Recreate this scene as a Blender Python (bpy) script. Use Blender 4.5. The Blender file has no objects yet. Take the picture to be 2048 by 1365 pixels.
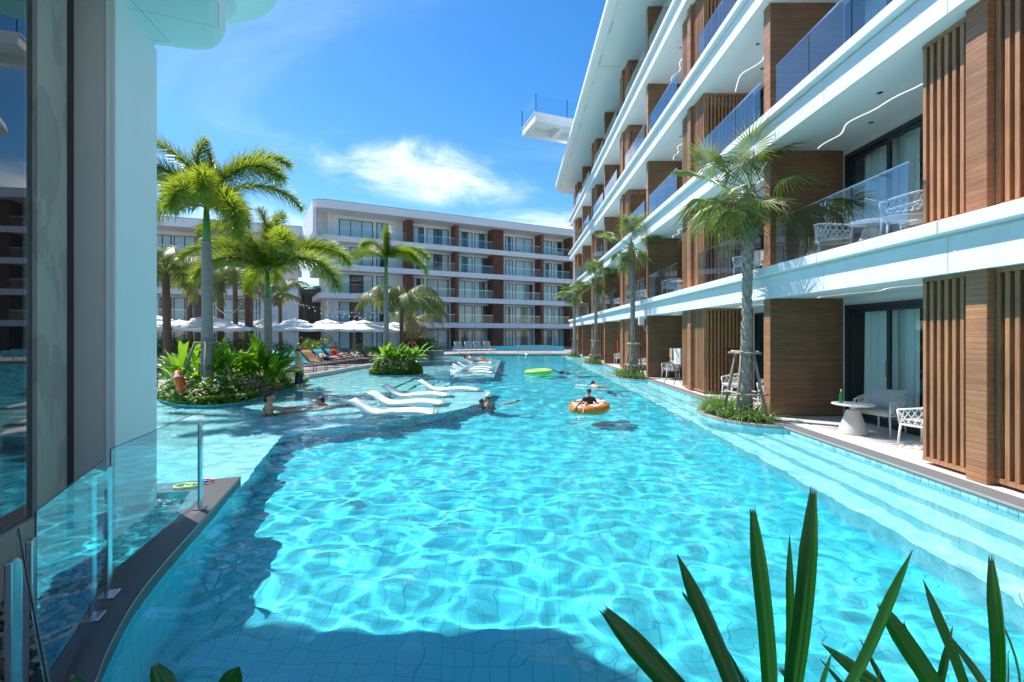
import bpy, bmesh, math, random
import numpy as np
from mathutils import Vector, Matrix, Quaternion
random.seed(11)
sc = bpy.context.scene
C = sc.collection
PI = math.pi

# ------------------------------------------------------------------ camera
cam = bpy.data.cameras.new('camera'); cam_o = bpy.data.objects.new('camera', cam); C.objects.link(cam_o)
cam.lens = 17.0; cam.sensor_width = 36.0
cam.shift_x = -4.5 / 2048; cam.shift_y = -13.2 / 2048
cam.clip_start = 0.05; cam.clip_end = 5000
EYE = 1.85
cam_o.location = (0, 0, EYE); cam_o.rotation_euler = (PI / 2, 0, 0)
sc.camera = cam_o
FOC, VX, VY = 967.1, 1028.5, 669.3
def at(px, py, z=0.0):                       # photo pixel -> point on the level z
    y = FOC * (EYE - z) / (py - VY)
    return Vector(((px - VX) * y / FOC, y, z))
def deep(px, py, y):                         # photo pixel -> point at depth y
    return Vector(((px - VX) * y / FOC, y, EYE - (py - VY) * y / FOC))

# ------------------------------------------------------------------ sky and sun
SUN = Vector((-0.45, 0.33, 0.83)).normalized()
w = bpy.data.worlds.new('World'); sc.world = w; w.use_nodes = True
nt = w.node_tree; N = nt.nodes; L = nt.links
bg = N['Background']
sky = N.new('ShaderNodeTexSky'); sky.sky_type = 'NISHITA'; sky.sun_disc = False
sky.sun_elevation = math.asin(SUN.z); sky.sun_rotation = math.atan2(SUN.x, SUN.y)
sky.air_density = 1.0; sky.dust_density = 0.3; sky.ozone_density = 3.0; sky.altitude = 0
hs = N.new('ShaderNodeHueSaturation'); hs.inputs['Saturation'].default_value = 1.36; hs.inputs['Value'].default_value = 0.96
L.new(sky.outputs[0], hs.inputs['Color'])
def wmath(op, a, b=None, c=None):
    n = N.new('ShaderNodeMath'); n.operation = op
    for i, q in enumerate((a, b, c)):
        if q is None: continue
        if isinstance(q, (int, float)): n.inputs[i].default_value = q
        else: L.new(q, n.inputs[i])
    return n.outputs[0]
tc = N.new('ShaderNodeTexCoord')
sep = N.new('ShaderNodeSeparateXYZ'); L.new(tc.outputs['Generated'], sep.inputs[0])
# project the direction on a cloud layer so the streaks flatten towards the horizon
zc_ = wmath('MAXIMUM', sep.outputs[2], 0.03)
cx = wmath('DIVIDE', sep.outputs[0], wmath('ADD', zc_, 0.12)); cy = wmath('DIVIDE', sep.outputs[1], wmath('ADD', zc_, 0.12))
comb = N.new('ShaderNodeCombineXYZ'); L.new(cx, comb.inputs[0]); L.new(cy, comb.inputs[1])
mp = N.new('ShaderNodeMapping'); mp.inputs['Scale'].default_value = (0.55, 0.9, 1); mp.inputs['Rotation'].default_value = (0, 0, 0.35); mp.inputs['Location'].default_value = (3.1, 0.55, 0)
L.new(comb.outputs[0], mp.inputs[0])
no = N.new('ShaderNodeTexNoise'); no.inputs['Scale'].default_value = 1.0; no.inputs['Detail'].default_value = 9; no.inputs['Roughness'].default_value = 0.58; no.inputs['Distortion'].default_value = 0.6
L.new(mp.outputs[0], no.inputs['Vector'])
wisp = N.new('ShaderNodeMapRange'); wisp.inputs[1].default_value = 0.52; wisp.inputs[2].default_value = 0.86; wisp.interpolation_type = 'SMOOTHSTEP'
L.new(no.outputs[0], wisp.inputs[0])
# one larger cloud bank beyond the far building (a place in the sky, soft-edged and broken up by noise)
def bank(dirv, sx, sz, tilt):
    d = Vector(dirv).normalized()
    r = d.cross(Vector((0, 0, 1))).normalized(); u = r.cross(d)
    r2 = r * math.cos(tilt) + u * math.sin(tilt); u2 = -r * math.sin(tilt) + u * math.cos(tilt)
    outs = []
    for ax, s in ((r2, sx), (u2, sz)):
        vd = N.new('ShaderNodeVectorMath'); vd.operation = 'DOT_PRODUCT'; L.new(tc.outputs['Generated'], vd.inputs[0]); vd.inputs[1].default_value = ax / s
        outs.append(wmath('POWER', wmath('ABSOLUTE', vd.outputs['Value']), 2.0))
    vd = N.new('ShaderNodeVectorMath'); vd.operation = 'DOT_PRODUCT'; L.new(tc.outputs['Generated'], vd.inputs[0]); vd.inputs[1].default_value = d
    front = wmath('GREATER_THAN', vd.outputs['Value'], 0.0)
    return wmath('MULTIPLY', front, wmath('SUBTRACT', 1.0, wmath('SQRT', wmath('ADD', outs[0], outs[1]))))
no2 = N.new('ShaderNodeTexNoise'); no2.inputs['Scale'].default_value = 7.0; no2.inputs['Detail'].default_value = 10; no2.inputs['Roughness'].default_value = 0.62; no2.inputs['Distortion'].default_value = 0.5
mp2 = N.new('ShaderNodeMapping'); mp2.inputs['Scale'].default_value = (0.8, 0.8, 2.2); mp2.inputs['Location'].default_value = (1.7, 0.3, 0.2)
L.new(tc.outputs['Generated'], mp2.inputs[0]); L.new(mp2.outputs[0], no2.inputs['Vector'])
def bank_mask(b, gain, off):
    q = wmath('ADD', wmath('MULTIPLY', b, gain), wmath('MULTIPLY_ADD', no2.outputs[0], 3.2, off))
    mr = N.new('ShaderNodeMapRange'); mr.interpolation_type = 'SMOOTHSTEP'; mr.inputs[1].default_value = 0.0; mr.inputs[2].default_value = 1.7
    L.new(q, mr.inputs[0])
    soft = N.new('ShaderNodeMapRange'); soft.interpolation_type = 'SMOOTHSTEP'; soft.inputs[1].default_value = 0.0; soft.inputs[2].default_value = 0.5; L.new(b, soft.inputs[0])
    return wmath('MULTIPLY', mr.outputs[0], soft.outputs[0])
def pdir(px, py): return ((px - VX) / FOC, 1.0, (VY - py) / FOC)
b1 = bank_mask(bank(pdir(850, 345), 0.27, 0.075, -0.10), 1.2, -1.66)
b2 = bank_mask(bank(pdir(1120, 470), 0.34, 0.07, 0.0), 1.6, -1.75)
b3 = bank_mask(bank(pdir(650, 520), 0.5, 0.13, 0.0), 1.3, -1.7)
mask = wmath('MAXIMUM', wmath('MAXIMUM', wmath('MULTIPLY', b1, 0.95), wmath('MULTIPLY', b2, 0.85)), wmath('MAXIMUM', wmath('MULTIPLY', b3, 0.6), wmath('MULTIPLY', wisp.outputs[0], 0.28)))
mixc = N.new('ShaderNodeMixRGB'); L.new(mask, mixc.inputs[0]); L.new(hs.outputs[0], mixc.inputs[1]); mixc.inputs[2].default_value = (8.2, 8.5, 9.0, 1)
L.new(mixc.outputs[0], bg.inputs[0]); bg.inputs[1].default_value = 0.098

sun = bpy.data.lights.new('sun', 'SUN'); sun.energy = 3.3; sun.angle = math.radians(0.5); sun.color = (1.0, 0.96, 0.9)
sun_o = bpy.data.objects.new('sun', sun); C.objects.link(sun_o); sun_o.location = SUN * 60
sun_o.rotation_euler = SUN.to_track_quat('Z', 'Y').to_euler()
sun.cycles.is_caustics_light = True          # the sun is focused by the rippled water onto the pool floor
sc.view_settings.view_transform = 'Standard'; sc.view_settings.look = 'None'; sc.view_settings.gamma = 1.0
sc.view_settings.use_curve_mapping = False; sc.view_settings.exposure = 1.12
cy_ = sc.cycles
cy_.use_denoising = True; cy_.max_bounces = 12; cy_.diffuse_bounces = 6; cy_.glossy_bounces = 4; cy_.transmission_bounces = 8; cy_.transparent_max_bounces = 24
cy_.caustics_refractive = True; cy_.caustics_reflective = False; cy_.sample_clamp_indirect = 20.0

# ------------------------------------------------------------------ materials
MATS = {}
def newmat(name):
    m = bpy.data.materials.new(name); m.use_nodes = True; MATS[name] = m
    return m, m.node_tree, m.node_tree.nodes['Principled BSDF']
def nd(nt, typ, **kw):
    n = nt.nodes.new(typ)
    for k, v in kw.items(): n.inputs[k].default_value = v
    return n
def rgb(c): return (c[0], c[1], c[2], 1)
def mat(name, col, rough=0.5, var=0.12, scale=4.0, stretch=(1, 1, 1), bump=0.0, bscale=60.0, metal=0.0, spec=0.5, rnd=0.0, coat=0.0, detail=5):
    m, nt, b = newmat(name); lk = nt.links
    tc = nd(nt, 'ShaderNodeTexCoord'); mp = nd(nt, 'ShaderNodeMapping', Scale=stretch); lk.new(tc.outputs['Object'], mp.inputs[0])
    if rnd:
        oi = nd(nt, 'ShaderNodeObjectInfo'); lk.new(oi.outputs['Random'], mp.inputs['Location'])
    n = nd(nt, 'ShaderNodeTexNoise', Scale=scale, Detail=detail, Roughness=0.6); lk.new(mp.outputs[0], n.inputs['Vector'])
    mx = nd(nt, 'ShaderNodeMixRGB'); mx.inputs[1].default_value = rgb([c * (1 - var) for c in col]); mx.inputs[2].default_value = rgb([min(1, c * (1 + var)) for c in col])
    lk.new(n.outputs[0], mx.inputs[0]); out = mx.outputs[0]
    if rnd:
        hv = nd(nt, 'ShaderNodeHueSaturation'); mr = nd(nt, 'ShaderNodeMapRange'); mr.inputs[3].default_value = 1 - rnd; mr.inputs[4].default_value = 1 + rnd
        lk.new(oi.outputs['Random'], mr.inputs[0]); lk.new(mr.outputs[0], hv.inputs['Value']); lk.new(out, hv.inputs['Color']); out = hv.outputs[0]
    lk.new(out, b.inputs['Base Color'])
    b.inputs['Roughness'].default_value = rough; b.inputs['Metallic'].default_value = metal; b.inputs['Specular IOR Level'].default_value = spec
    b.inputs['Coat Weight'].default_value = coat
    if bump:
        n2 = nd(nt, 'ShaderNodeTexNoise', Scale=bscale, Detail=4); lk.new(mp.outputs[0], n2.inputs['Vector'])
        bp = nd(nt, 'ShaderNodeBump', Strength=bump, Distance=0.01); lk.new(n2.outputs[0], bp.inputs['Height']); lk.new(bp.outputs[0], b.inputs['Normal'])
    return m
def glass(name, tint, ior=1.5, rough=0.0, boost=0.0):
    """thin pane: what is not mirrored at the surface passes straight through"""
    m, nt, b = newmat(name); nt.nodes.remove(b); lk = nt.links
    tr = nd(nt, 'ShaderNodeBsdfTransparent', Color=rgb(tint)); gl = nd(nt, 'ShaderNodeBsdfGlossy', Roughness=rough); gl.inputs['Color'].default_value = (1, 1, 1, 1)
    fr = nd(nt, 'ShaderNodeFresnel', IOR=ior); mx = nd(nt, 'ShaderNodeMixShader')
    f = fr.outputs[0]
    if boost:
        ad = nd(nt, 'ShaderNodeMath'); ad.operation = 'ADD'; ad.use_clamp = True; ad.inputs[1].default_value = boost; lk.new(f, ad.inputs[0]); f = ad.outputs[0]
    ge = nd(nt, 'ShaderNodeNewGeometry'); iv = nd(nt, 'ShaderNodeMath'); iv.operation = 'SUBTRACT'; iv.inputs[0].default_value = 1.0; lk.new(ge.outputs['Backfacing'], iv.inputs[1])
    mu = nd(nt, 'ShaderNodeMath'); mu.operation = 'MULTIPLY'; lk.new(f, mu.inputs[0]); lk.new(iv.outputs[0], mu.inputs[1]); f = mu.outputs[0]   # the inner face of the thin pane does not mirror again
    lk.new(f, mx.inputs[0]); lk.new(tr.outputs[0], mx.inputs[1]); lk.new(gl.outputs[0], mx.inputs[2]); lk.new(mx.outputs[0], nt.nodes['Material Output'].inputs[0])
    return m
def leafmat(name, col, back, trans=0.35, rough=0.4, var=0.35, sheen=0.5):
    m, nt, b = newmat(name); lk = nt.links
    geo = nd(nt, 'ShaderNodeNewGeometry'); oi = nd(nt, 'ShaderNodeObjectInfo')
    ad = nd(nt, 'ShaderNodeMath'); ad.operation = 'ADD'; lk.new(geo.outputs['Random Per Island'], ad.inputs[0]); lk.new(oi.outputs['Random'], ad.inputs[1])
    fr = nd(nt, 'ShaderNodeMath'); fr.operation = 'FRACT'; lk.new(ad.outputs[0], fr.inputs[0])
    mx = nd(nt, 'ShaderNodeMixRGB'); mx.inputs[1].default_value = rgb([c * (1 - var) for c in col]); mx.inputs[2].default_value = rgb([col[0] * (1 + var * 1.6), col[1] * (1 + var), col[2] * (1 + var * .5)])
    lk.new(fr.outputs[0], mx.inputs[0]); lk.new(mx.outputs[0], b.inputs['Base Color'])
    b.inputs['Roughness'].default_value = rough; b.inputs['Specular IOR Level'].default_value = sheen
    tl = nd(nt, 'ShaderNodeBsdfTranslucent', Color=rgb(back)); ms = nd(nt, 'ShaderNodeMixShader', Fac=trans)
    lk.new(b.outputs[0], ms.inputs[1]); lk.new(tl.outputs[0], ms.inputs[2]); lk.new(ms.outputs[0], nt.nodes['Material Output'].inputs[0])
    return m
def tilemat(name, c1, c2, mortar, size, rough=0.25, msize=0.02):
    m, nt, b = newmat(name); lk = nt.links
    tc = nd(nt, 'ShaderNodeTexCoord'); geo = nd(nt, 'ShaderNodeNewGeometry')
    # pick the two in-plane axes from the face normal
    sp = nd(nt, 'ShaderNodeSeparateXYZ'); lk.new(geo.outputs['Position'], sp.inputs[0]); sn = nd(nt, 'ShaderNodeSeparateXYZ'); lk.new(geo.outputs['Normal'], sn.inputs[0])
    def ab(o, t):
        a = nd(nt, 'ShaderNodeMath'); a.operation = 'ABSOLUTE'; lk.new(o, a.inputs[0]); g = nd(nt, 'ShaderNodeMath'); g.operation = 'GREATER_THAN'; g.inputs[1].default_value = t; lk.new(a.outputs[0], g.inputs[0]); return g.outputs[0]
    fx = ab(sn.outputs[0], .7); fy = ab(sn.outputs[1], .7); fz = ab(sn.outputs[2], .5)
    def mix(f, a, bb):
        q = nd(nt, 'ShaderNodeMix'); lk.new(f, q.inputs[0]); lk.new(a, q.inputs[2]); lk.new(bb, q.inputs[3]); return q.outputs[0]
    u = mix(fx, sp.outputs[0], sp.outputs[1]); v = mix(fz, sp.outputs[2], sp.outputs[1])
    cb = nd(nt, 'ShaderNodeCombineXYZ'); lk.new(u, cb.inputs[0]); lk.new(v, cb.inputs[1])
    br = nd(nt, 'ShaderNodeTexBrick', Scale=1.0); br.offset = 0.0; br.inputs['Brick Width'].default_value = size; br.inputs['Row Height'].default_value = size; br.inputs['Mortar Size'].default_value = size * msize; br.inputs['Mortar Smooth'].default_value = .2
    br.inputs['Color1'].default_value = rgb(c1); br.inputs['Color2'].default_value = rgb(c2); br.inputs['Mortar'].default_value = rgb(mortar); br.inputs['Bias'].default_value = 0
    lk.new(cb.outputs[0], br.inputs['Vector']); lk.new(br.outputs[0], b.inputs['Base Color']); b.inputs['Roughness'].default_value = rough
    return m
def woodmat(name, col, axis, rough=0.5, boards=0.0):
    """grain streaks run along axis (0,1,2); boards > 0 adds plank joints of that height in z"""
    st = [26, 26, 26]; st[axis] = 1.2
    m, nt, b = newmat(name); lk = nt.links
    geo = nd(nt, 'ShaderNodeNewGeometry'); mp = nd(nt, 'ShaderNodeMapping', Scale=tuple(st)); lk.new(geo.outputs['Position'], mp.inputs[0])
    n = nd(nt, 'ShaderNodeTexNoise', Scale=1.6, Detail=7, Roughness=0.65, Distortion=0.3); lk.new(mp.outputs[0], n.inputs['Vector'])
    cr = nd(nt, 'ShaderNodeValToRGB'); e = cr.color_ramp.elements; e[0].position = .3; e[0].color = rgb([c * .62 for c in col]); e[1].position = .72; e[1].color = rgb([c * 1.22 for c in col])
    lk.new(n.outputs[0], cr.inputs[0]); out = cr.outputs[0]
    hv = nd(nt, 'ShaderNodeHueSaturation'); oi = nd(nt, 'ShaderNodeObjectInfo'); mr = nd(nt, 'ShaderNodeMapRange'); mr.inputs[3].default_value = .86; mr.inputs[4].default_value = 1.12
    lk.new(oi.outputs['Random'], mr.inputs[0]); lk.new(mr.outputs[0], hv.inputs['Value']); lk.new(out, hv.inputs['Color']); out = hv.outputs[0]
    n3 = nd(nt, 'ShaderNodeTexNoise', Scale=1.3, Detail=4, Roughness=.6); lk.new(geo.outputs['Position'], n3.inputs['Vector'])
    m3 = nd(nt, 'ShaderNodeMapRange'); m3.inputs[1].default_value = .3; m3.inputs[2].default_value = .7; m3.inputs[3].default_value = .78; m3.inputs[4].default_value = 1.18; lk.new(n3.outputs[0], m3.inputs[0])
    h3 = nd(nt, 'ShaderNodeHueSaturation'); lk.new(m3.outputs[0], h3.inputs['Value']); lk.new(out, h3.inputs['Color']); out = h3.outputs[0]
    bp = nd(nt, 'ShaderNodeBump', Strength=.25, Distance=0.004); lk.new(n.outputs[0], bp.inputs['Height'])
    if boards:
        sp = nd(nt, 'ShaderNodeSeparateXYZ'); lk.new(geo.outputs['Position'], sp.inputs[0])
        dv = nd(nt, 'ShaderNodeMath'); dv.operation = 'DIVIDE'; dv.inputs[1].default_value = boards; lk.new(sp.outputs[2], dv.inputs[0])
        fr = nd(nt, 'ShaderNodeMath'); fr.operation = 'FRACT'; lk.new(dv.outputs[0], fr.inputs[0])
        gt = nd(nt, 'ShaderNodeMath'); gt.operation = 'LESS_THAN'; gt.inputs[1].default_value = .09; lk.new(fr.outputs[0], gt.inputs[0])
        fl = nd(nt, 'ShaderNodeMath'); fl.operation = 'FLOOR'; lk.new(dv.outputs[0], fl.inputs[0])
        wn = nd(nt, 'ShaderNodeTexWhiteNoise'); wn.noise_dimensions = '1D'; lk.new(fl.outputs[0], wn.inputs['W'])
        m1 = nd(nt, 'ShaderNodeMapRange'); m1.inputs[3].default_value = .88; m1.inputs[4].default_value = 1.10; lk.new(wn.outputs[0], m1.inputs[0])
        h2 = nd(nt, 'ShaderNodeHueSaturation'); lk.new(m1.outputs[0], h2.inputs['Value']); lk.new(out, h2.inputs['Color'])
        mx = nd(nt, 'ShaderNodeMixRGB'); lk.new(gt.outputs[0], mx.inputs[0]); lk.new(h2.outputs[0], mx.inputs[1]); mx.inputs[2].default_value = rgb([c * .55 for c in col]); out = mx.outputs[0]
    lk.new(out, b.inputs['Base Color']); lk.new(bp.outputs[0], b.inputs['Normal']); b.inputs['Roughness'].default_value = rough
    return m

tilemat('tile_deep', (.046, .54, .68), (.058, .58, .72), (.024, .36, .50), .15, .25, .03)  # bluer than the shelf tile: the water's depth tint is put into the colour
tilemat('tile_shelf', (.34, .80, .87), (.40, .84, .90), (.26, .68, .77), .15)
mat('waterline_tile', (.30, .66, .72), .25, .1, 6, rnd=.3)
mat('granite_dark', (.062, .062, .066), .45, .55, 90, detail=2)
mat('granite_grey', (.16, .16, .165), .6, .5, 70, detail=2)
mat('granite_light', (.42, .38, .35), .6, .3, 40, detail=3)
mat('patio_floor', (.66, .61, .56), .5, .06, 3)
mat('deck_stone', (.34, .29, .26), .7, .2, 3)
mat('white_panel', (.79, .79, .785), .42, .10, 1.6, stretch=(1, 2.4, .25), rnd=.025, detail=8)
mat('white_soffit', (.89, .89, .88), .6, .03, .8)
mat('white_wall', (.76, .75, .73), .7, .05, 1.5)
mat('lobby_pool_tint', (.76, .86, .85), .55, .05, 1.3, stretch=(1, 1, .35), bump=.08, bscale=120, detail=9)  # white paint with the pool's bounced teal light mixed into its colour
mat('far_white', (.82, .81, .79), .6, .05, .6)
mat('beige_wall', (.46, .43, .40), .7, .1, .6)
mat('joint', (.12, .12, .12), .8)
woodmat('wood_panel_shaded', (.27, .14, .07), 0, .5, .07)  # darker copy of the post wood, partition shade put into the colour
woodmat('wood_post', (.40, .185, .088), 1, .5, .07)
woodmat('wood_slat', (.42, .205, .098), 2)
woodmat('wood_far', (.20, .075, .035), 2)
woodmat('pole_wood', (.34, .25, .19), 2, .85)
mat('frame_dark', (.022, .032, .038), .4, .1)
mat('black_frame', (.008, .01, .011), .35)
mat('steel', (.62, .62, .62), .22, .06, 8, metal=1.0)
mat('dark_steel', (.13, .12, .115), .3, .2, 10, metal=1.0)
mat('white_metal', (.78, .77, .74), .4, .04)
mat('curtain', (.84, .84, .81), .85, .05, 3)
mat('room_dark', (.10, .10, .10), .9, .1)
glass('pane_clear', (.95, .98, .98), 1.5)
glass('pane_tint', (.74, .85, .93), 1.6, boost=.12)
glass('pane_window', (.86, .94, .95), 1.55, boost=.01)
glass('pane_lobby', (.55, .62, .62), 1.6, boost=.06)
m_, nt_, b_ = newmat('marble'); lk_ = nt_.links
g_ = nd(nt_, 'ShaderNodeNewGeometry'); mp_ = nd(nt_, 'ShaderNodeMapping', Scale=(3, 3, 1.1), Rotation=(.3, .5, 0)); lk_.new(g_.outputs['Position'], mp_.inputs[0])
n_ = nd(nt_, 'ShaderNodeTexNoise', Scale=1.1, Detail=11, Roughness=.62, Distortion=.5); lk_.new(mp_.outputs[0], n_.inputs['Vector'])
cr_ = nd(nt_, 'ShaderNodeValToRGB'); e_ = cr_.color_ramp.elements; e_[0].position = .42; e_[0].color = (.30,.30,.27,1); e_[1].position = .58; e_[1].color = (.38,.37,.33,1)
x_ = e_.new(.495); x_.color = (.27,.27,.245,1); x_ = e_.new(.51); x_.color = (.36,.35,.32,1)
lk_.new(n_.outputs[0], cr_.inputs[0]); lk_.new(cr_.outputs[0], b_.inputs['Base Color']); b_.inputs['Roughness'].default_value = .3
# water
m_, nt_, b_ = newmat('water'); nt_.nodes.remove(b_)
g_ = nd(nt_, 'ShaderNodeBsdfGlass', IOR=1.33, Roughness=0.0); g_.inputs['Color'].default_value = (.93, 1, 1, 1)
nt_.links.new(g_.outputs[0], nt_.nodes['Material Output'].inputs[0])
# fabrics, plastics, plants, people
mat('lounger_white', (.82, .82, .80), .35, .03, 2)
mat('sling_grey', (.155, .125, .12), .8, .1, 30)
mat('sling_light', (.42, .40, .38), .8, .1, 30)
mat('cushion_grey', (.46, .45, .42), .9, .06, 40, bump=.2)
mat('weave_white', (.76, .74, .70), .6, .05)
mat('table_stone', (.66, .62, .56), .6, .08, 8)
mat('towel_teal', (.02, .30, .36), .95, .15, 20, bump=.3)
mat('towel_brown', (.36, .17, .08), .95, .3, 9, stretch=(1, 8, 1))
mat('towel_red', (.62, .02, .02), .9, .1)
mat('canvas_white', (.82, .80, .77), .8, .03, 3)
mat('ring_orange', (.74, .20, .006), .3, .08, 5, coat=.4)
mat('ring_icing', (.86, .68, .58), .35, .06, 5, coat=.3)
mat('sprinkle_dark', (.10, .03, .03), .4); mat('sprinkle_red', (.7, .05, .06), .4); mat('sprinkle_green', (.05, .3, .12), .4)
mat('ring_green', (.20, .70, .01), .25, .05, 3, coat=.5); mat('ring_lime', (.50, .80, .12), .25, .05, 3, coat=.5)
mat('buoy_orange', (.80, .10, .015), .45, .06); mat('toy_yellow', (.75, .72, .05), .4); mat('toy_blue', (.02, .15, .6), .4); mat('toy_red', (.7, .03, .03), .4)
mat('skin_tan', (.47, .24, .155), .5, .08, 6); mat('skin_pale', (.58, .34, .25), .5, .08, 6); mat('skin_brown', (.36, .17, .10), .5, .08, 6); mat('skin_red', (.52, .20, .12), .5, .08, 6)
mat('hair_black', (.012, .010, .010), .45, .3, 30); mat('hair_brown', (.05, .028, .018), .5, .3, 30)
mat('cloth_navy', (.010, .020, .055), .8); mat('cloth_maroon', (.20, .012, .045), .75); mat('cloth_red', (.68, .018, .02), .8); mat('cloth_black', (.018, .018, .022), .7); mat('cloth_white', (.8, .8, .78), .8); mat('cloth_blue', (.12, .22, .55), .8)
mat('lens_black', (.005, .005, .006), .1)
mat('soil', (.05, .035, .025), .95, .4, 15)
mat('bulb_white', (.85, .85, .82), .3); mat('cable_black', (.012, .012, .012), .6)
mat('bottle_label', (.75, .72, .35), .5)
m_, nt_, b_ = newmat('bottle_green'); b_.inputs['Base Color'].default_value = (.01, .42, .04, 1); b_.inputs['Roughness'].default_value = .08; b_.inputs['Transmission Weight'].default_value = .35
m_, nt_, b_ = newmat('led_white'); b_.inputs['Base Color'].default_value = (.9, .9, .9, 1); b_.inputs['Emission Color'].default_value = (1, 1, .98, 1); b_.inputs['Emission Strength'].default_value = .55
mat('leaf_tip', (.16, .11, .06), .7, .3, 40)
mat('pebble_dark', (.05, .05, .052), .5, .5, 3); mat('concrete', (.24, .22, .215), .9, .25, 1.2); mat('concrete_dark', (.13, .115, .11), .9, .25, 1.5); mat('roof_green', (.10, .32, .24), .7, .15, 1)
mat('ground_earth', (.22, .2, .17), .95, .2, .3)
leafmat('leaf_foxtail', (.11, .21, .024), (.48, .58, .04), .42, .36, .5)
leafmat('leaf_coconut', (.085, .140, .026), (.33, .38, .06), .33, .42, .55)
leafmat('leaf_fan', (.12, .20, .05), (.40, .52, .10), .35, .36, .6)
leafmat('leaf_dry', (.36, .29, .17), (.4, .32, .16), .25, .7, .3)
leafmat('leaf_broad', (.055, .185, .014), (.32, .60, .02), .42, .30)
leafmat('leaf_cover', (.09, .21, .02), (.32, .48, .04), .28, .45, .6)
leafmat('leaf_strap', (.09, .20, .035), (.30, .46, .08), .25, .33)
leafmat('leaf_hedge', (.055, .130, .022), (.18, .32, .03), .28, .5, .5)
leafmat('leaf_dark', (.012, .075, .012), (.02, .20, .012), .22, .30, .18)
leafmat('leaf_redtip', (.34, .045, .035), (.5, .08, .04), .3, .4)
leafmat('leaf_pine', (.035, .065, .030), (.06, .10, .04), .2, .6)
leafmat('petal_white', (.8, .78, .74), (.6, .6, .55), .3, .6, .1)
leafmat('petal_pink', (.55, .38, .28), (.5, .3, .2), .3, .6, .3)
mat('trunk_grey', (.25, .23, .21), .85, .3, 3, stretch=(1, 1, 9), bump=.4, bscale=14)
mat('trunk_brown', (.17, .11, .08), .9, .4, 4, stretch=(1, 1, 7), bump=.4, bscale=14)
mat('trunk_boot', (.36, .31, .26), .85, .45, 9, rnd=.2)
mat('crownshaft', (.075, .20, .035), .45, .2, 3, stretch=(4, 4, 1))
mat('petiole', (.16, .26, .06), .5, .2)
mat('branch_pale', (.45, .36, .28), .85, .3, 6)

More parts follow.
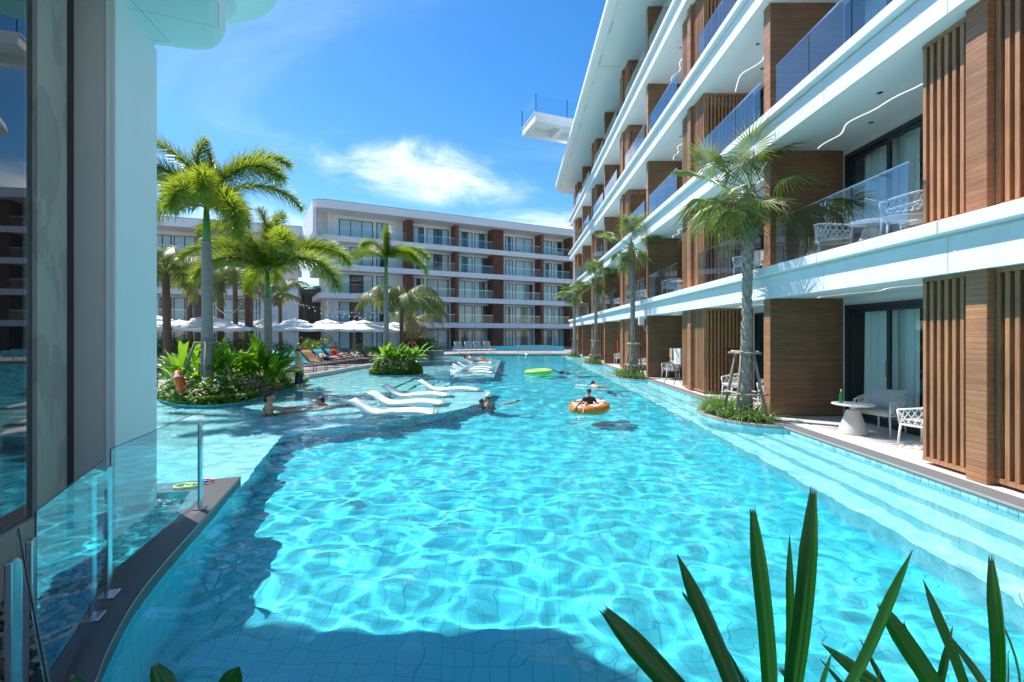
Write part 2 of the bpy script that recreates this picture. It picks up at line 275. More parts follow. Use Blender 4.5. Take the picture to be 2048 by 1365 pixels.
# ------------------------------------------------------------------ mesh helpers
class MB:
    def __init__(s): s.v = []; s.f = []; s.m = []; s.mi = 0
    def add(s, v, f):
        o = len(s.v); s.v += [tuple(p) for p in v]; s.f += [tuple(i + o for i in q) for q in f]; s.m += [s.mi] * len(f); return s
    def box(s, x0, x1, y0, y1, z0, z1):
        v = [(x, y, z) for z in (z0, z1) for y in (y0, y1) for x in (x0, x1)]
        return s.add(v, [(0, 2, 3, 1), (4, 5, 7, 6), (0, 1, 5, 4), (2, 6, 7, 3), (0, 4, 6, 2), (1, 3, 7, 5)])
    def bbox(s, x0, x1, y0, y1, z0, z1, r=.01):        # box with chamfered edges
        o = len(s.v); bm = bmesh.new(); bmesh.ops.create_cube(bm, size=1)
        for q in bm.verts: q.co = Vector(((x0 + x1) / 2 + q.co.x * (x1 - x0), (y0 + y1) / 2 + q.co.y * (y1 - y0), (z0 + z1) / 2 + q.co.z * (z1 - z0)))
        bmesh.ops.bevel(bm, geom=bm.edges[:], offset=r, segments=1, affect='EDGES')
        bm.verts.ensure_lookup_table(); bm.verts.index_update()
        s.add([q.co[:] for q in bm.verts], [[a.index for a in q.verts] for q in bm.faces]); bm.free(); return s
    def frame(s, M, fn):                                # add fn(MB) transformed by matrix M
        t = MB(); fn(t); return s.add([M @ Vector(p) for p in t.v], t.f)
    def quad(s, a, b, c, d): return s.add([a, b, c, d], [(0, 1, 2, 3)])
    def tube(s, pts, r, n=8, cap=True, tw=0.0):
        pts = [Vector(p) for p in pts]; rs = r if hasattr(r, '__len__') else [r] * len(pts)
        vs = []; up = None
        for i, p in enumerate(pts):
            d = (pts[min(i + 1, len(pts) - 1)] - pts[max(i - 1, 0)]).normalized()
            if up is None: up = d.orthogonal().normalized()
            up = (up - d * up.dot(d)); up = up.normalized() if up.length > 1e-6 else d.orthogonal().normalized()
            w_ = d.cross(up)
            for k in range(n):
                a = 2 * PI * k / n + tw; vs.append(p + (up * math.cos(a) + w_ * math.sin(a)) * rs[i])
        fs = [(i * n + k, i * n + (k + 1) % n, (i + 1) * n + (k + 1) % n, (i + 1) * n + k) for i in range(len(pts) - 1) for k in range(n)]
        if cap: fs += [tuple(range(n - 1, -1, -1)), tuple((len(pts) - 1) * n + k for k in range(n))]
        return s.add(vs, fs)
    def bar(s, a, b, wx, wy=None):                      # square bar a->b
        return s.tube([a, b], wx * .7071, 4, True, PI / 4)
    def prism(s, poly, z0, z1):
        n = len(poly); v = [(p[0], p[1], z0) for p in poly] + [(p[0], p[1], z1) for p in poly]
        return s.add(v, [tuple(range(n - 1, -1, -1)), tuple(range(n, 2 * n))] + [(i, (i + 1) % n, n + (i + 1) % n, n + i) for i in range(n)])
    def loft(s, loops, caps=True):
        n = len(loops[0]); v = [p for lp in loops for p in lp]
        f = [(j * n + i, j * n + (i + 1) % n, (j + 1) * n + (i + 1) % n, (j + 1) * n + i) for j in range(len(loops) - 1) for i in range(n)]
        if caps: f += [tuple(range(n - 1, -1, -1)), tuple((len(loops) - 1) * n + i for i in range(n))]
        return s.add(v, f)
    def lathe(s, prof, n=24, c=(0, 0, 0)):
        lp = [[(c[0] + r * math.cos(2 * PI * k / n), c[1] + r * math.sin(2 * PI * k / n), c[2] + z) for k in range(n)] for r, z in prof]
        return s.loft(lp)
    def torus(s, c, R, r, n=40, m=14, sz=1.0):
        v = []; 
        for i in range(n):
            a = 2 * PI * i / n
            for j in range(m):
                b = 2 * PI * j / m; q = R + r * math.cos(b)
                v.append((c[0] + q * math.cos(a), c[1] + q * math.sin(a), c[2] + r * sz * math.sin(b)))
        return s.add(v, [(i * m + j, ((i + 1) % n) * m + j, ((i + 1) % n) * m + (j + 1) % m, i * m + (j + 1) % m) for i in range(n) for j in range(m)])
    def sheet(s, rows):                                 # rows: list of lists of points
        n = len(rows[0]); v = [p for r in rows for p in r]
        return s.add(v, [(j * n + i, j * n + i + 1, (j + 1) * n + i + 1, (j + 1) * n + i) for j in range(len(rows) - 1) for i in range(n - 1)])
    def sphere(s, c, r, n=12, m=8, sc=(1, 1, 1)):
        lp = []
        for j in range(1, m):
            t = PI * j / m - PI / 2
            lp.append([(c[0] + r * sc[0] * math.cos(t) * math.cos(2 * PI * k / n), c[1] + r * sc[1] * math.cos(t) * math.sin(2 * PI * k / n), c[2] + r * sc[2] * math.sin(t)) for k in range(n)])
        return s.loft(lp)
    def mesh(s, name, mats, smooth=False, org=(0, 0, 0)):
        me = bpy.data.meshes.new(name)
        me.from_pydata([(p[0] - org[0], p[1] - org[1], p[2] - org[2]) for p in s.v], [], s.f)
        for mm in (mats if isinstance(mats, (list, tuple)) else [mats]): me.materials.append(MATS[mm] if isinstance(mm, str) else mm)
        if any(s.m): me.polygons.foreach_set('material_index', s.m)
        if smooth: me.shade_smooth()
        me.update(); return me
    def obj(s, name, mats, parent=None, smooth=False, world=True):
        org = wloc(parent) if (parent is not None and world) else (0, 0, 0)
        return link(name, s.mesh(name, mats, smooth, org), parent)
WL = {}
def wloc(o):
    p = Vector((0, 0, 0))
    while o is not None: p = p + o.location; o = o.parent
    return p
def link(name, me, parent=None, loc=None, rot=None, scale=None):
    o = bpy.data.objects.new(name, me); C.objects.link(o); o.parent = parent
    if loc is not None: o.location = loc
    if rot is not None: o.rotation_euler = rot
    if scale is not None: o.scale = scale
    return o
def tag(o, label, cat, group=None):
    o['label'] = label; o['category'] = cat
    if group: o['group'] = group
    return o
def thing(name, label, cat, loc=(0, 0, 0), group=None, rz=0.0):
    o = bpy.data.objects.new(name, None); C.objects.link(o); o.location = loc; o.rotation_euler = (0, 0, rz); o.empty_display_size = .1
    return tag(o, label, cat, group)
def struct(o, label=None):
    o['kind'] = 'structure'
    if label: o['label'] = label
    return o
def stuff(o): o['kind'] = 'stuff'; return o
def copy_tree(o, parent=None):
    c = o.copy(); C.objects.link(c); c.parent = parent
    for ch in list(o.children): copy_tree(ch, c)
    return c
def place(proto, first, loc, rz=0.0, label=None, scale=None, group=None):
    o = proto if first else copy_tree(proto)
    o.location = loc; o.rotation_euler = (0, 0, rz)
    if scale is not None: o.scale = (scale,) * 3 if not hasattr(scale, '__len__') else scale
    if label: o['label'] = label
    if group: o['group'] = group
    return o
def wet(o):
    if o.type == 'MESH': o.cycles.is_caustics_receiver = True
    for c in o.children: wet(c)
    return o
def smooth_curve(pts, n=8):                              # Catmull-Rom through pts (open)
    P = [Vector(p) for p in pts]; P = [P[0] * 2 - P[1]] + P + [P[-1] * 2 - P[-2]]; out = []
    for i in range(1, len(P) - 2):
        for k in range(n):
            t = k / n; a, b, c, d = P[i - 1:i + 3]
            out.append(.5 * ((2 * b) + (c - a) * t + (2 * a - 5 * b + 4 * c - d) * t * t + (3 * b - a - 3 * c + d) * t ** 3))
    return out + [P[-2]]

# ================================================================== ground, pool, decks
struct(MB().quad((-900, -300, -1.7), (900, -300, -1.7), (900, 1800, -1.7), (-900, 1800, -1.7)).obj('ground', 'ground_earth'))
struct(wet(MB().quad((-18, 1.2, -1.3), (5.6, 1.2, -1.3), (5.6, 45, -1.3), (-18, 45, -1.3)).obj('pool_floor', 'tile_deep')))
shelf_pts = [(-3.42, 5.9), (-4.5, 9.45)] + [tuple(p)[:2] for p in smooth_curve([(-4.5, 9.45, 0), (-3.75, 10.0, 0), (-2.78, 10.75, 0), (-1.94, 11.6, 0), (-1.36, 12.5, 0), (-.9, 13.4, 0)], 5)][1:] + \
    [(-.82, 16.4), (-4.3, 16.7), (-4.3, 20.6), (-.9, 20.8), (-.95, 35.0), (-2.6, 38.5), (-6.0, 42.6), (-17.5, 42), (-17.5, 5.0), (-4.3, 5.0)]
sb = MB(); sb.prism(shelf_pts[::-1], -1.4, -.36); sb.m = [0, 0] + [1] * (len(sb.f) - 2)  # shelf sides get the bluer tile, underwater shade put into their colour
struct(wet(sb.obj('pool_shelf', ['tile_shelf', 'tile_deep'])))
b = MB()
for i in range(3): b.box(-4.28 + i * .55, -4.28 + (i + 1) * .55, 16.72, 20.58, -1.38, -.58 - i * .24)
struct(wet(b.obj('pool_steps', 'tile_shelf')))
PLY = [10.75 + 9.44 * k for k in range(4)]           # planters along the right edge
b = MB()
for i in range(3): b.box(4.06 + i * .365, 4.06 + (i + 1) * .365 - (0 if i < 2 else -.01), 1.5 - i * .01, 43.0 + i * .01, -1.36 - i * .01, -.80 + i * .26)
struct(wet(b.obj('pool_steps', 'tile_shelf')))
pw = struct(wet(MB().box(5.165, 5.3, 1.3, 43.4, -1.45, .04).obj('pool_wall', 'tile_shelf')))
tme = MB().bbox(0, .008, 0, .104, 0, .15, .003).mesh('tile', 'waterline_tile')
y = 3.0
k = 0
while y < 9.25 + 9.44:
    if not (9.30 < y < 12.15):
        t = link('tile', tme, pw, (5.156, y, -.085)); t.cycles.is_caustics_receiver = True; k += 1
    y += .108
struct(MB().box(5.15, 5.42, -3, 43.6, .045, .10).obj('coping', 'granite_grey'))
b = MB(); b.box(5.148, 5.156, 1.4, 43.3, .07, .097); struct(b.obj('coping_edge', 'granite_light'))
struct(MB().box(5.424, 9.6, -4, 46.4, -1.5, .098).obj('patio', 'patio_floor'))
# left kerb with the glass fence, pebble bed
kerb_out = [(-3.37, 5.96), (-3.02, 4.8), (-2.73, 3.82), (-2.52, 3.21), (-2.28, 2.71), (-2.1, 2.4), (-1.75, 1.75), (-1.3, 1.25)]
kerb_in = [(-3.36, 4.85), (-2.94, 3.55), (-2.68, 2.96), (-2.48, 2.6), (-2.12, 2.0), (-1.7, 1.42)]
ko = [tuple(p)[:2] for p in smooth_curve([(*p, 0) for p in kerb_out], 4)]; ki = [tuple(p)[:2] for p in smooth_curve([(*p, 0) for p in kerb_in], 4)]
kerb = struct(wet(MB().prism([(-4.3, 5.62)] + [(-4.3, 5.3), (-3.62, 5.4)] + ki + ko[::-1], -.03, .10).obj('kerb', 'granite_dark')))
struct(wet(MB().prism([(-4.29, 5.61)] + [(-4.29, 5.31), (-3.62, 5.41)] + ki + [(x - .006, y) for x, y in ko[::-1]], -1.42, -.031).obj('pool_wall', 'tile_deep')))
b = MB()
for i in range(len(ko) - 1):
    p, q = Vector((*ko[i], 0)), Vector((*ko[i + 1], 0)); n_ = Vector((q.y - p.y, p.x - q.x, 0)).normalized() * -.006
    b.quad((p.x + n_.x, p.y + n_.y, .084), (q.x + n_.x, q.y + n_.y, .084), (q.x + n_.x, q.y + n_.y, .098), (p.x + n_.x, p.y + n_.y, .098))
struct(b.obj('kerb_edge', 'granite_light'))
struct(MB().prism([(-5.5, 5.28), (-3.7, 5.36)] + ki + [(-1.75, .9), (-5.5, .9)], -1.44, .02).obj('bed', 'soil'))
rng = np.random.default_rng(5)
b = MB(); inner = [Vector((*p, 0)) for p in ki]
pts = []
for i in range(5200):
    y = rng.uniform(1.5, 5.25); x = rng.uniform(-4.6, -1.8)
    # inside the kerb?
    j = min(range(len(ki)), key=lambda q: abs(ki[q][1] - y)); xi = ki[j][0] - .02 if y < 4.85 else -3.66
    if x > xi or x < xi - 1.15: continue
    pts.append((x, y))
for (x, y) in pts[:2600]:
    a, bb, h = rng.uniform(.022, .05), rng.uniform(.016, .03), rng.uniform(.01, .02); th = rng.uniform(0, PI); z = .02 + rng.uniform(0, .03)
    ring = []
    for lv, (s_, zz) in enumerate(((.75, 0.), (1, .5), (.62, 1.0))):
        ring.append([(x + s_ * (a * math.cos(t) * math.cos(th) - bb * math.sin(t) * math.sin(th)), y + s_ * (a * math.cos(t) * math.sin(th) + bb * math.sin(t) * math.cos(th)), z + h * 1.6 * zz) for t in np.linspace(0, 2 * PI, 7)[:-1]])
    b.mi = int(rng.choice([0, 0, 1, 2])); b.loft(ring)
mat('pebble_tan', (.34, .24, .16), .5, .3, 3); mat('pebble_grey', (.22, .22, .22), .5, .3, 3)
pb = b.obj('pebbles', ['pebble_dark', 'pebble_tan', 'pebble_grey'], smooth=True); stuff(pb); tag(pb, 'dark and tan pebbles in the bed behind the glass fence', 'pebbles')
struct(MB().box(-8, 5.14, -7, 1.38, -1.46, .096).obj('deck', 'granite_grey'))
# left and far deck
edge = [(-17.5, 12.4), (-11.3, 15.0), (-10.1, 17.2), (-9.0, 19.8), (-8.6, 22.4), (-8.4, 26), (-7.3, 31), (-6.7, 36), (-6.3, 40.6), (-4.6, 43), (1.0, 43.1), (5.3, 43.2)]
ed = [tuple(p)[:2] for p in smooth_curve([(*p, 0) for p in edge], 5)]
struct(wet(MB().prism(ed + [(9, 43.6), (40, 90), (-80, 90), (-80, 12.4)], -1.48, .13).obj('deck', 'deck_stone')))
b = MB(); lo = []
for i, p in enumerate(ed):
    q = Vector((*ed[min(i + 1, len(ed) - 1)], 0)) - Vector((*ed[max(i - 1, 0)], 0)); n_ = Vector((-q.y, q.x, 0)).normalized()
    lo.append((Vector((*p, 0)) - n_ * .03, Vector((*p, 0)) + n_ * .42))
for z0, z1 in ((.02, .145),):
    for i in range(len(lo) - 1):
        a, c = lo[i]; d, e = lo[i + 1]
        b.add([(a.x, a.y, z0), (d.x, d.y, z0), (d.x, d.y, z1), (a.x, a.y, z1), (c.x, c.y, z1), (e.x, e.y, z1)], [(0, 1, 2, 3), (3, 2, 5, 4)])
struct(b.obj('coping', 'granite_light'))
# ------------------------------------------------------------------ water
ys = [1.25]
while ys[-1] < 44: ys.append(ys[-1] + max(.035, .0052 * ys[-1]))
ys = np.array(ys); xs = np.concatenate([np.arange(-17.6, -6, .12), np.arange(-6, 5.16, .05), [5.165]])
X, Y = np.meshgrid(xs, ys); rng = np.random.default_rng(8); Z = np.zeros_like(X)
sp = np.maximum(np.where(X < -6, .12, .05), np.maximum(.035, .0052 * Y))
for i in range(60):
    lam = .14 * (.95 / .14) ** rng.random(); kk = 2 * PI / lam; th = rng.uniform(0, 2 * PI); a = .0027 * lam ** 1.18 * rng.uniform(.5, 1.25)
    att = np.clip(lam / (sp * 2.6) - .7, 0, 1)
    Z += att * a * np.sin(kk * (X * math.cos(th) + Y * math.sin(th)) + rng.uniform(0, 6.28) + .9 * np.sin(.8 * X + 1.3 * i + .3 * Y) + .9 * np.sin(.7 * Y - 1.7 * i))
Z *= .75 + .45 * np.sin(.35 * X + .2 * Y + 1) * np.sin(.28 * Y)
nx, ny = len(xs), len(ys); idx = np.arange(nx * ny).reshape(ny, nx)
F = np.stack([idx[:-1, :-1].ravel(), idx[:-1, 1:].ravel(), idx[1:, 1:].ravel(), idx[1:, :-1].ravel()], 1)
V = np.stack([X.ravel(), Y.ravel(), Z.ravel()], 1)
me = bpy.data.meshes.new('water'); me.vertices.add(len(V)); me.vertices.foreach_set('co', V.ravel()); me.loops.add(F.size); me.loops.foreach_set('vertex_index', F.ravel())
me.polygons.add(len(F)); me.polygons.foreach_set('loop_start', np.arange(0, F.size, 4)); me.update(calc_edges=True); me.shade_smooth(); me.materials.append(MATS['water'])
wat = struct(link('water', me)); wat.cycles.is_caustics_caster = True

# ================================================================== right hotel wing
MOD, F2F = 9.44, 3.164
ZF = [.1 + F2F * i for i in range(6)]; ZC = [z + 2.52 for z in ZF[:5]]
UNIT = [5.61 + MOD * k for k in range(-1, 5)]; PART = [10.34 + MOD * k for k in range(-1, 4)]
hotel = thing('hotel_wing', 'long white hotel wing with brown wooden slat screens and glass balconies along the pool', 'building', (5.5, 20, 0))
XW = 7.04
seg = MOD / 4
fas = MB().bbox(5.272, 5.297, .004, seg - .004, 0, .445, .003).mesh('fascia_panel', 'white_panel')
lip = MB().bbox(5.145, 5.36, .003, seg - .003, 0, .17, .012).mesh('kerb_panel', 'white_panel')
HL = wloc(hotel)
def slab_level(L):
    z0, z1 = ZC[L - 1], ZF[L]
    sl = MB().box(5.30, 9.6, -4, 46, z0, z1).obj('floor_slab', 'white_soffit', hotel)
    for k in range(1, 20):
        y = -1.2 + k * seg
        if y + seg > 46.1: break
        link('fascia_panel', fas, sl, Vector((0, y, z0 - .03)) - HL); link('kerb_panel', lip, sl, Vector((0, y, z1 - .2)) - HL)
    return sl
def slats(mb_list, y0, y1, z0, z1, axis, fix, sp=.105, wd=.055, dp=.08):
    n = max(2, round((y1 - y0 - wd) / sp) + 1); st = (y1 - y0 - wd) / (n - 1); out = []
    for i in range(n):
        a = y0 + i * st
        if axis == 'y': out.append((fix, fix + dp, a, a + wd, z0, z1))
        else: out.append((a, a + wd, fix, fix + dp, z0, z1))
    return out
def screen(y0, y1, zb, zt, axis, fix, single, name='slat_screen'):
    b = MB(); tr = MB()
    if axis == 'y':
        b.box(fix - .004, fix + .084, y0, y1, zb + .04, zb + .095); tr.box(fix - .004, fix + .084, y0, y1, zt - .06, zt - .005)
    else:
        b.box(y0, y1, fix - .004, fix + .084, zb + .04, zb + .095); tr.box(y0, y1, fix - .004, fix + .084, zt - .06, zt - .005)
    if not single: b.add(tr.v, tr.f)
    S = slats(None, y0, y1, zb + .096, zt - .061, axis, fix)
    if not single:
        for q in S: b.box(*q)
    o = b.obj(name, 'wood_slat', hotel)
    if single:
        tr.obj('top_rail', 'wood_slat', o)
        q = S[0]; me = MB().bbox(0, q[1] - q[0], 0, q[3] - q[2], 0, q[5] - q[4], .004).mesh('slat', 'wood_slat')
        for q in S: link('slat', me, o, Vector((q[0], q[2], q[4])) - HL)
    return o
pane_me = {}
def balustrade(y0, y1, zf):
    b = MB(); b.box(5.396, 5.424, y0, y1, zf - .005, zf + .05); b.box(5.398, 5.422, y0, y1, zf + .945, zf + .962)
    o = b.obj('glass_balustrade', 'steel', hotel)
    n = 3; st = (y1 - y0) / n
    key = round(st, 3)
    if key not in pane_me: pane_me[key] = MB().box(5.404, 5.416, .012, st - .012, .052, .943).mesh('pane', 'pane_tint')
    for i in range(n): link('pane', pane_me[key], o, Vector((0, y0 + i * st, zf)) - HL)
    return o
# one sliding door (3.3 m wide) built once and shared
DW, DH = 3.3, 2.36
b = MB(); b.box(-.06, .09, 0, .07, 0, DH); b.box(-.06, .09, DW - .07, DW, 0, DH); b.box(-.06, .09, .07, DW - .07, DH - .08, DH); b.box(-.06, .09, .07, DW - .07, 0, .06)
for i in range(3):
    a = .07 + i * (DW - .14) / 3; c = a + (DW - .14) / 3; x0 = -.03 if i % 2 else .02
    for q in ((a, a + .075), (c - .075, c)): b.box(x0, x0 + .045, q[0] + .001, q[1] - .001, .061, DH - .081)
    b.box(x0, x0 + .045, a + .076, c - .076, .061, .15); b.box(x0, x0 + .045, a + .076, c - .076, DH - .16, DH - .081)
door_me = b.mesh('sliding_door', 'frame_dark')
dpane = MB().box(0, .012, 0, (DW - .14) / 3 - .15, 0, DH - .31).mesh('pane', 'pane_window')
def pleat(y0, y1, z0, z1, amp, per, x=0, seed=0, n=70):
    r = random.Random(seed); rows = [[], []]
    ph = r.random() * 6
    for i in range(n + 1):
        t = i / n; y = y0 + (y1 - y0) * t
        d = amp * (math.sin(y * 2 * PI / per + ph) + .45 * math.sin(y * 2 * PI / per * 1.73 + 2 * ph))
        rows[0].append((x + d * 1.15, y + .02 * math.sin(5 * y + ph), z0)); rows[1].append((x + d * .75, y, z1))
    mid = [tuple(.5 * (p + q) for p, q in zip(a, c)) for a, c in zip(*rows)]
    return MB().sheet([rows[0], mid, rows[1]])
cur_me = [pleat(.15, 1.55, .03, DH - .05, .03, .16, .2, 1).add(pleat(1.75, 3.1, .03, DH - .05, .03, .17, .22, 2).v, pleat(1.75, 3.1, .03, DH - .05, .03, .17, .22, 2).f).mesh('curtain', 'curtain', True),
          pleat(.12, 2.2, .03, DH - .05, .03, .15, .2, 3).mesh('curtain', 'curtain', True), pleat(1.3, 3.2, .03, DH - .05, .03, .16, .2, 4).mesh('curtain', 'curtain', True)]
han = MB().box(-.075, -.05, 0, .025, 0, .3).mesh('handle', 'steel')
wall_gap = []
def sliding_door(y0, zf, near, seed):
    o = link('sliding_door', door_me, hotel, Vector((XW, y0, zf)) - HL)
    for i in range(3):
        a = .07 + i * (DW - .14) / 3; link('pane', dpane, o, ((-.014 if i % 2 else .036), a + .075, .15))
    link('curtain', cur_me[seed % 3], o)
    if near:
        for i in (0, 1): link('handle', han, o, (0, .07 + (DW - .14) / 3 * (i + 1) - .05 + (.0 if i else -.0), .95))
    return o
strip_me = None
rr = random.Random(4)
def strip(y0, y1, z, seed):
    r = random.Random(seed); n = 26; a = []; ph = r.random() * 6
    for i in range(n + 1):
        t = i / n; y = y0 + (y1 - y0) * t; x = 6.3 + .08 * math.sin(3.2 * y + ph) + .05 * math.sin(6.1 * y) + .35 * max(0, t - .85) * 3
        a.append((x, y))
    b = MB(); b.sheet([[(x - .009, y, z - .006) for x, y in a], [(x + .009, y, z - .006) for x, y in a]])
    return b.obj('light_strip', 'led_white', hotel)
for L in range(5):
    zf, zc = ZF[L], ZC[L]
    if L: slab_level(L)
    wl = MB(); cuts = []
    for k, y0 in enumerate(UNIT):
        if y0 < 2: continue
        if y0 > 44: continue
        near = (k <= 2 and L <= 2)
        # post with a wall behind it
        p = MB(); p.bbox(5.485, 5.66, y0, y0 + .27, zf + .002, zc - .002, .006); p.obj('wood_post', 'wood_post', hotel)
        MB().box(5.66, XW - .002, y0 + .04, y0 + .23, zf + .003, zc - .003).obj('partition_wall', 'wood_panel_shaded', hotel)
        screen(y0 + .275, y0 + .99, zf, zc, 'y', 5.575, near)
        screen(y0 - .82, y0 - .005, zf, zc, 'y', 5.575, near)
        screen(5.665, XW - .01, zf, zc, 'x', y0 - .82, near)
        if near: screen(5.665, XW - .01, zf, zc, 'x', y0 + .905, False)
    for k, y0 in enumerate(PART):
        if y0 < 2: continue
        p = MB(); p.bbox(5.486, XW - .002, y0, y0 + .26, zf + .002, zc - .002, .006); p.obj('partition_wall', 'wood_panel_shaded', hotel)
        MB().box(5.47, 5.484, y0 - .004, y0 + .264, zf + .003, zc - .003).obj('partition_edge', 'wood_post', hotel)  # same wood in the lighter copy, sunlit front put into the colour
    for k in range(4):
        a0, a1 = 6.60 + MOD * k, 10.34 + MOD * k; b0, b1 = 10.60 + MOD * k, 14.23 + MOD * k
        for j, (p, q) in enumerate(((a0, a1), (b0, b1))):
            if L: balustrade(p + .02 + (0 if j else .0), q - (.35 if j == 0 else .05), zf)
            dy = (q - DW - .12) if j == 0 else p + .16
            sliding_door(dy, zf + .002, k == 0, 3 * L + 2 * k + j); cuts.append((dy, dy + DW))
            if L < 4: strip(p + .35, q - .1, zc, 7 * L + 3 * k + j)
            for xx in (5.95, 6.62):
                d = MB(); d.lathe([(.045, -.004), (.045, 0), (.03, 0.0005)], 12, (xx, (p + q) / 2 + (.5 if xx > 6 else -.6), zc - .002)); d.obj('downlight', 'frame_dark' if L else 'bulb_white', hotel)
    # wall round the doors
    cuts.sort(); y = -4
    for c in cuts:
        wl.box(XW, XW + .16, y, c[0] - .002, zf + .001, zc - .001); wl.box(XW, XW + .16, c[0] - .001, c[1] + .001, zf + DH + .003, zc - .0015); y = c[1] + .002
    wl.box(XW, XW + .16, y, 45.9, zf + .001, zc - .001)
    wl.obj('wall', 'white_wall', hotel)
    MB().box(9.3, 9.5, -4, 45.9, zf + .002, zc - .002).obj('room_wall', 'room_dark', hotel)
    MB().box(5.6, 9.6, 45.91, 46.0, zf + .002, zc - .002).obj('end_wall', 'white_wall', hotel)
# wide roof with rolled edge
def rounded(x0, x1, y0, y1, r, n=8):
    c = [(x0 + r - r * math.cos(a), y1 - r + r * math.sin(a)) for a in np.linspace(0, PI / 2, n)]
    return [(x0, y0)] + c + [(x1, y1), (x1, y0)]
zs = ZC[4]
lp = []
for ins, z in ((.30, zs), (.10, zs + .02), (.02, zs + .10), (0, zs + .25), (.06, zs + .5), (.2, zs + .66)):
    lp.append([(x, y, z) for x, y in rounded(3.78 + ins, 9.6, -4, 46.7 - ins, 2.2 - ins * .5)])
MB().loft(lp).obj('roof', 'white_soffit', hotel, smooth=False)
b = MB(); q = rounded(4.16, 9.0, -3, 46.2, 1.7)[:-2]
for i in range(len(q) - 1):
    b.bar((*q[i], zs - .012), (*q[i + 1], zs - .012), .035)
b.obj('drip_edge', 'white_panel', hotel)
b = MB()
for i in range(17): 
    y = 3.2 + i * 2.5; b.box(4.22, 4.24, y, y + (.9 if i % 3 else .25), zs - .004, zs - .001)
b.box(4.2, 5.3, 24.2, 24.215, zs - .004, zs - .001)
b.obj('soffit_slot', 'joint', hotel)
# rooftop lookout beyond the roof edge
lk = thing('rooftop_lookout', 'white cantilevered rooftop lookout frame with glass rail above the hotel roof', 'lookout', (3, 35, 16))
u = Vector((.92, .39, 0)); vv = Vector((-.31, .95, 0)); A = Vector((1.48, 33.7, 0))
Mx = Matrix(((u.x, vv.x, 0, A.x), (u.y, vv.y, 0, A.y), (0, 0, 1, 0), (0, 0, 0, 1)))
b = MB()
def fr(t):
    t.box(0, 5.2, 0, .5, 16.75, 17.3); t.box(0, 5.2, 2.3, 2.8, 16.75, 17.3); t.box(0, .45, .501, 2.299, 16.752, 17.298); t.box(2.2, 2.6, .501, 2.299, 16.752, 17.298); t.box(4.6, 5.2, .501, 2.299, 16.752, 17.298); t.box(-.06, 5.2, -.06, 2.86, 17.302, 17.36)
b.frame(Mx, fr); b.obj('frame', 'white_panel', lk)
for (p, q) in (((0, 0), (5, 0)), ((0, 0), (0, 2.8)), ((0, 2.8), (5, 2.8))):
    b = MB(); b.frame(Mx, lambda t: t.box(min(p[0], q[0]) - .01, max(p[0], q[0]) + .01, min(p[1], q[1]) - .01, max(p[1], q[1]) + .01, 17.37, 18.6)); b.obj('pane', 'pane_clear', lk)
for p in ((0.02, -.03), (2.5, -.03), (-.03, 2.8)):
    b = MB(); b.frame(Mx, lambda t: t.box(p[0] - .02, p[0] + .02, p[1] - .02, p[1] + .02, 17.37, 18.65)); b.obj('post', 'dark_steel', lk)

# ================================================================== lobby building on the left
lob = thing('lobby_building', 'white lobby building with tall reflecting window and rounded canopies beside the pool', 'building', (-4.5, 4, 0))
d = Vector((-.3117, .9502, 0)); n = Vector((-.9502, -.3117, 0))
A = Vector((-3.77, 5.10, 0)); B = Vector((-3.48, 4.216, 0)); Cc = B + n * .29
ZS = 4.85
def pr(name, m, pts, z0, z1): return MB().prism([(p.x, p.y) for p in pts], z0, z1).obj(name, m, lob)
mat('lobby_grey', (.55, .53, .50), .5, .06, 1.5)
pr('pier_wall', 'lobby_pool_tint', [B, A, A + n * .9, B + n * .9 + d * .012, B + n * .062 + d * .012, B + n * .062], -.2, ZS)
pr('return_wall', 'lobby_grey', [B + n * .064 - d * .004, B + n * .064 + d * .01, Cc + d * .01 + n * .3, Cc - d * .004 + n * .3], -.2, ZS - .001)
pr('corner_trim', 'white_panel', [B - d * .012 - n * .006, B + d * .03 - n * .006, B + d * .03 + n * .02, B + n * .02 - d * .012], -.2, ZS - .002)
pr('corner_trim', 'white_panel', [B - d * .012 + n * .045, B - d * .003 + n * .045, B - d * .003 + n * .062, B + n * .062 - d * .012], -.2, ZS - .003)
G = lambda t, o=0: Cc - d * t + n * o
pr('window_frame', 'black_frame', [G(.0, .0), G(-.001, .07), G(.15, .07), G(.15, .0)], .0, ZS - .002)
pr('marble_panel', 'marble', [G(.152, -.02), G(.152, .06), G(.54, .06), G(.54, -.02)], .0, ZS - .003)
pr('plinth', 'marble', [G(.541, -.02), G(.541, .06), G(4.3, .06), G(4.3, -.02)], .0, .49)
pr('pane', 'pane_lobby', [G(.541, .01), G(.541, .025), G(4.3, .025), G(4.3, .01)], .492, ZS - .005)
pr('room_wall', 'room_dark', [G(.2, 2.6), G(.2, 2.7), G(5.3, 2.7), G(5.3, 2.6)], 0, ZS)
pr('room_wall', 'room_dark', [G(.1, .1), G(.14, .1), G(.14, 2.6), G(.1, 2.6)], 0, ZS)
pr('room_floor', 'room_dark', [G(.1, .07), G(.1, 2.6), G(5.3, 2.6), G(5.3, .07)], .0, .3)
def slab(name, pts, z0, z1, roll=.12):
    p = [Vector((*q, 0)) for q in pts]; c = sum(p, Vector()) / len(p)
    def ins(k): 
        out = []
        for i, q in enumerate(p):
            t = (p[(i + 1) % len(p)] - p[i - 1]).normalized(); out.append(q + Vector((-t.y, t.x, 0)) * k)
        return out
    lp = []
    for k, z in ((roll, z0), (roll * .35, z0 + roll * .25), (0, z0 + roll), (0, z1)): lp.append([(q.x, q.y, z) for q in ins(k)])
    return MB().loft(lp).obj(name, 'lobby_pool_tint', lob)
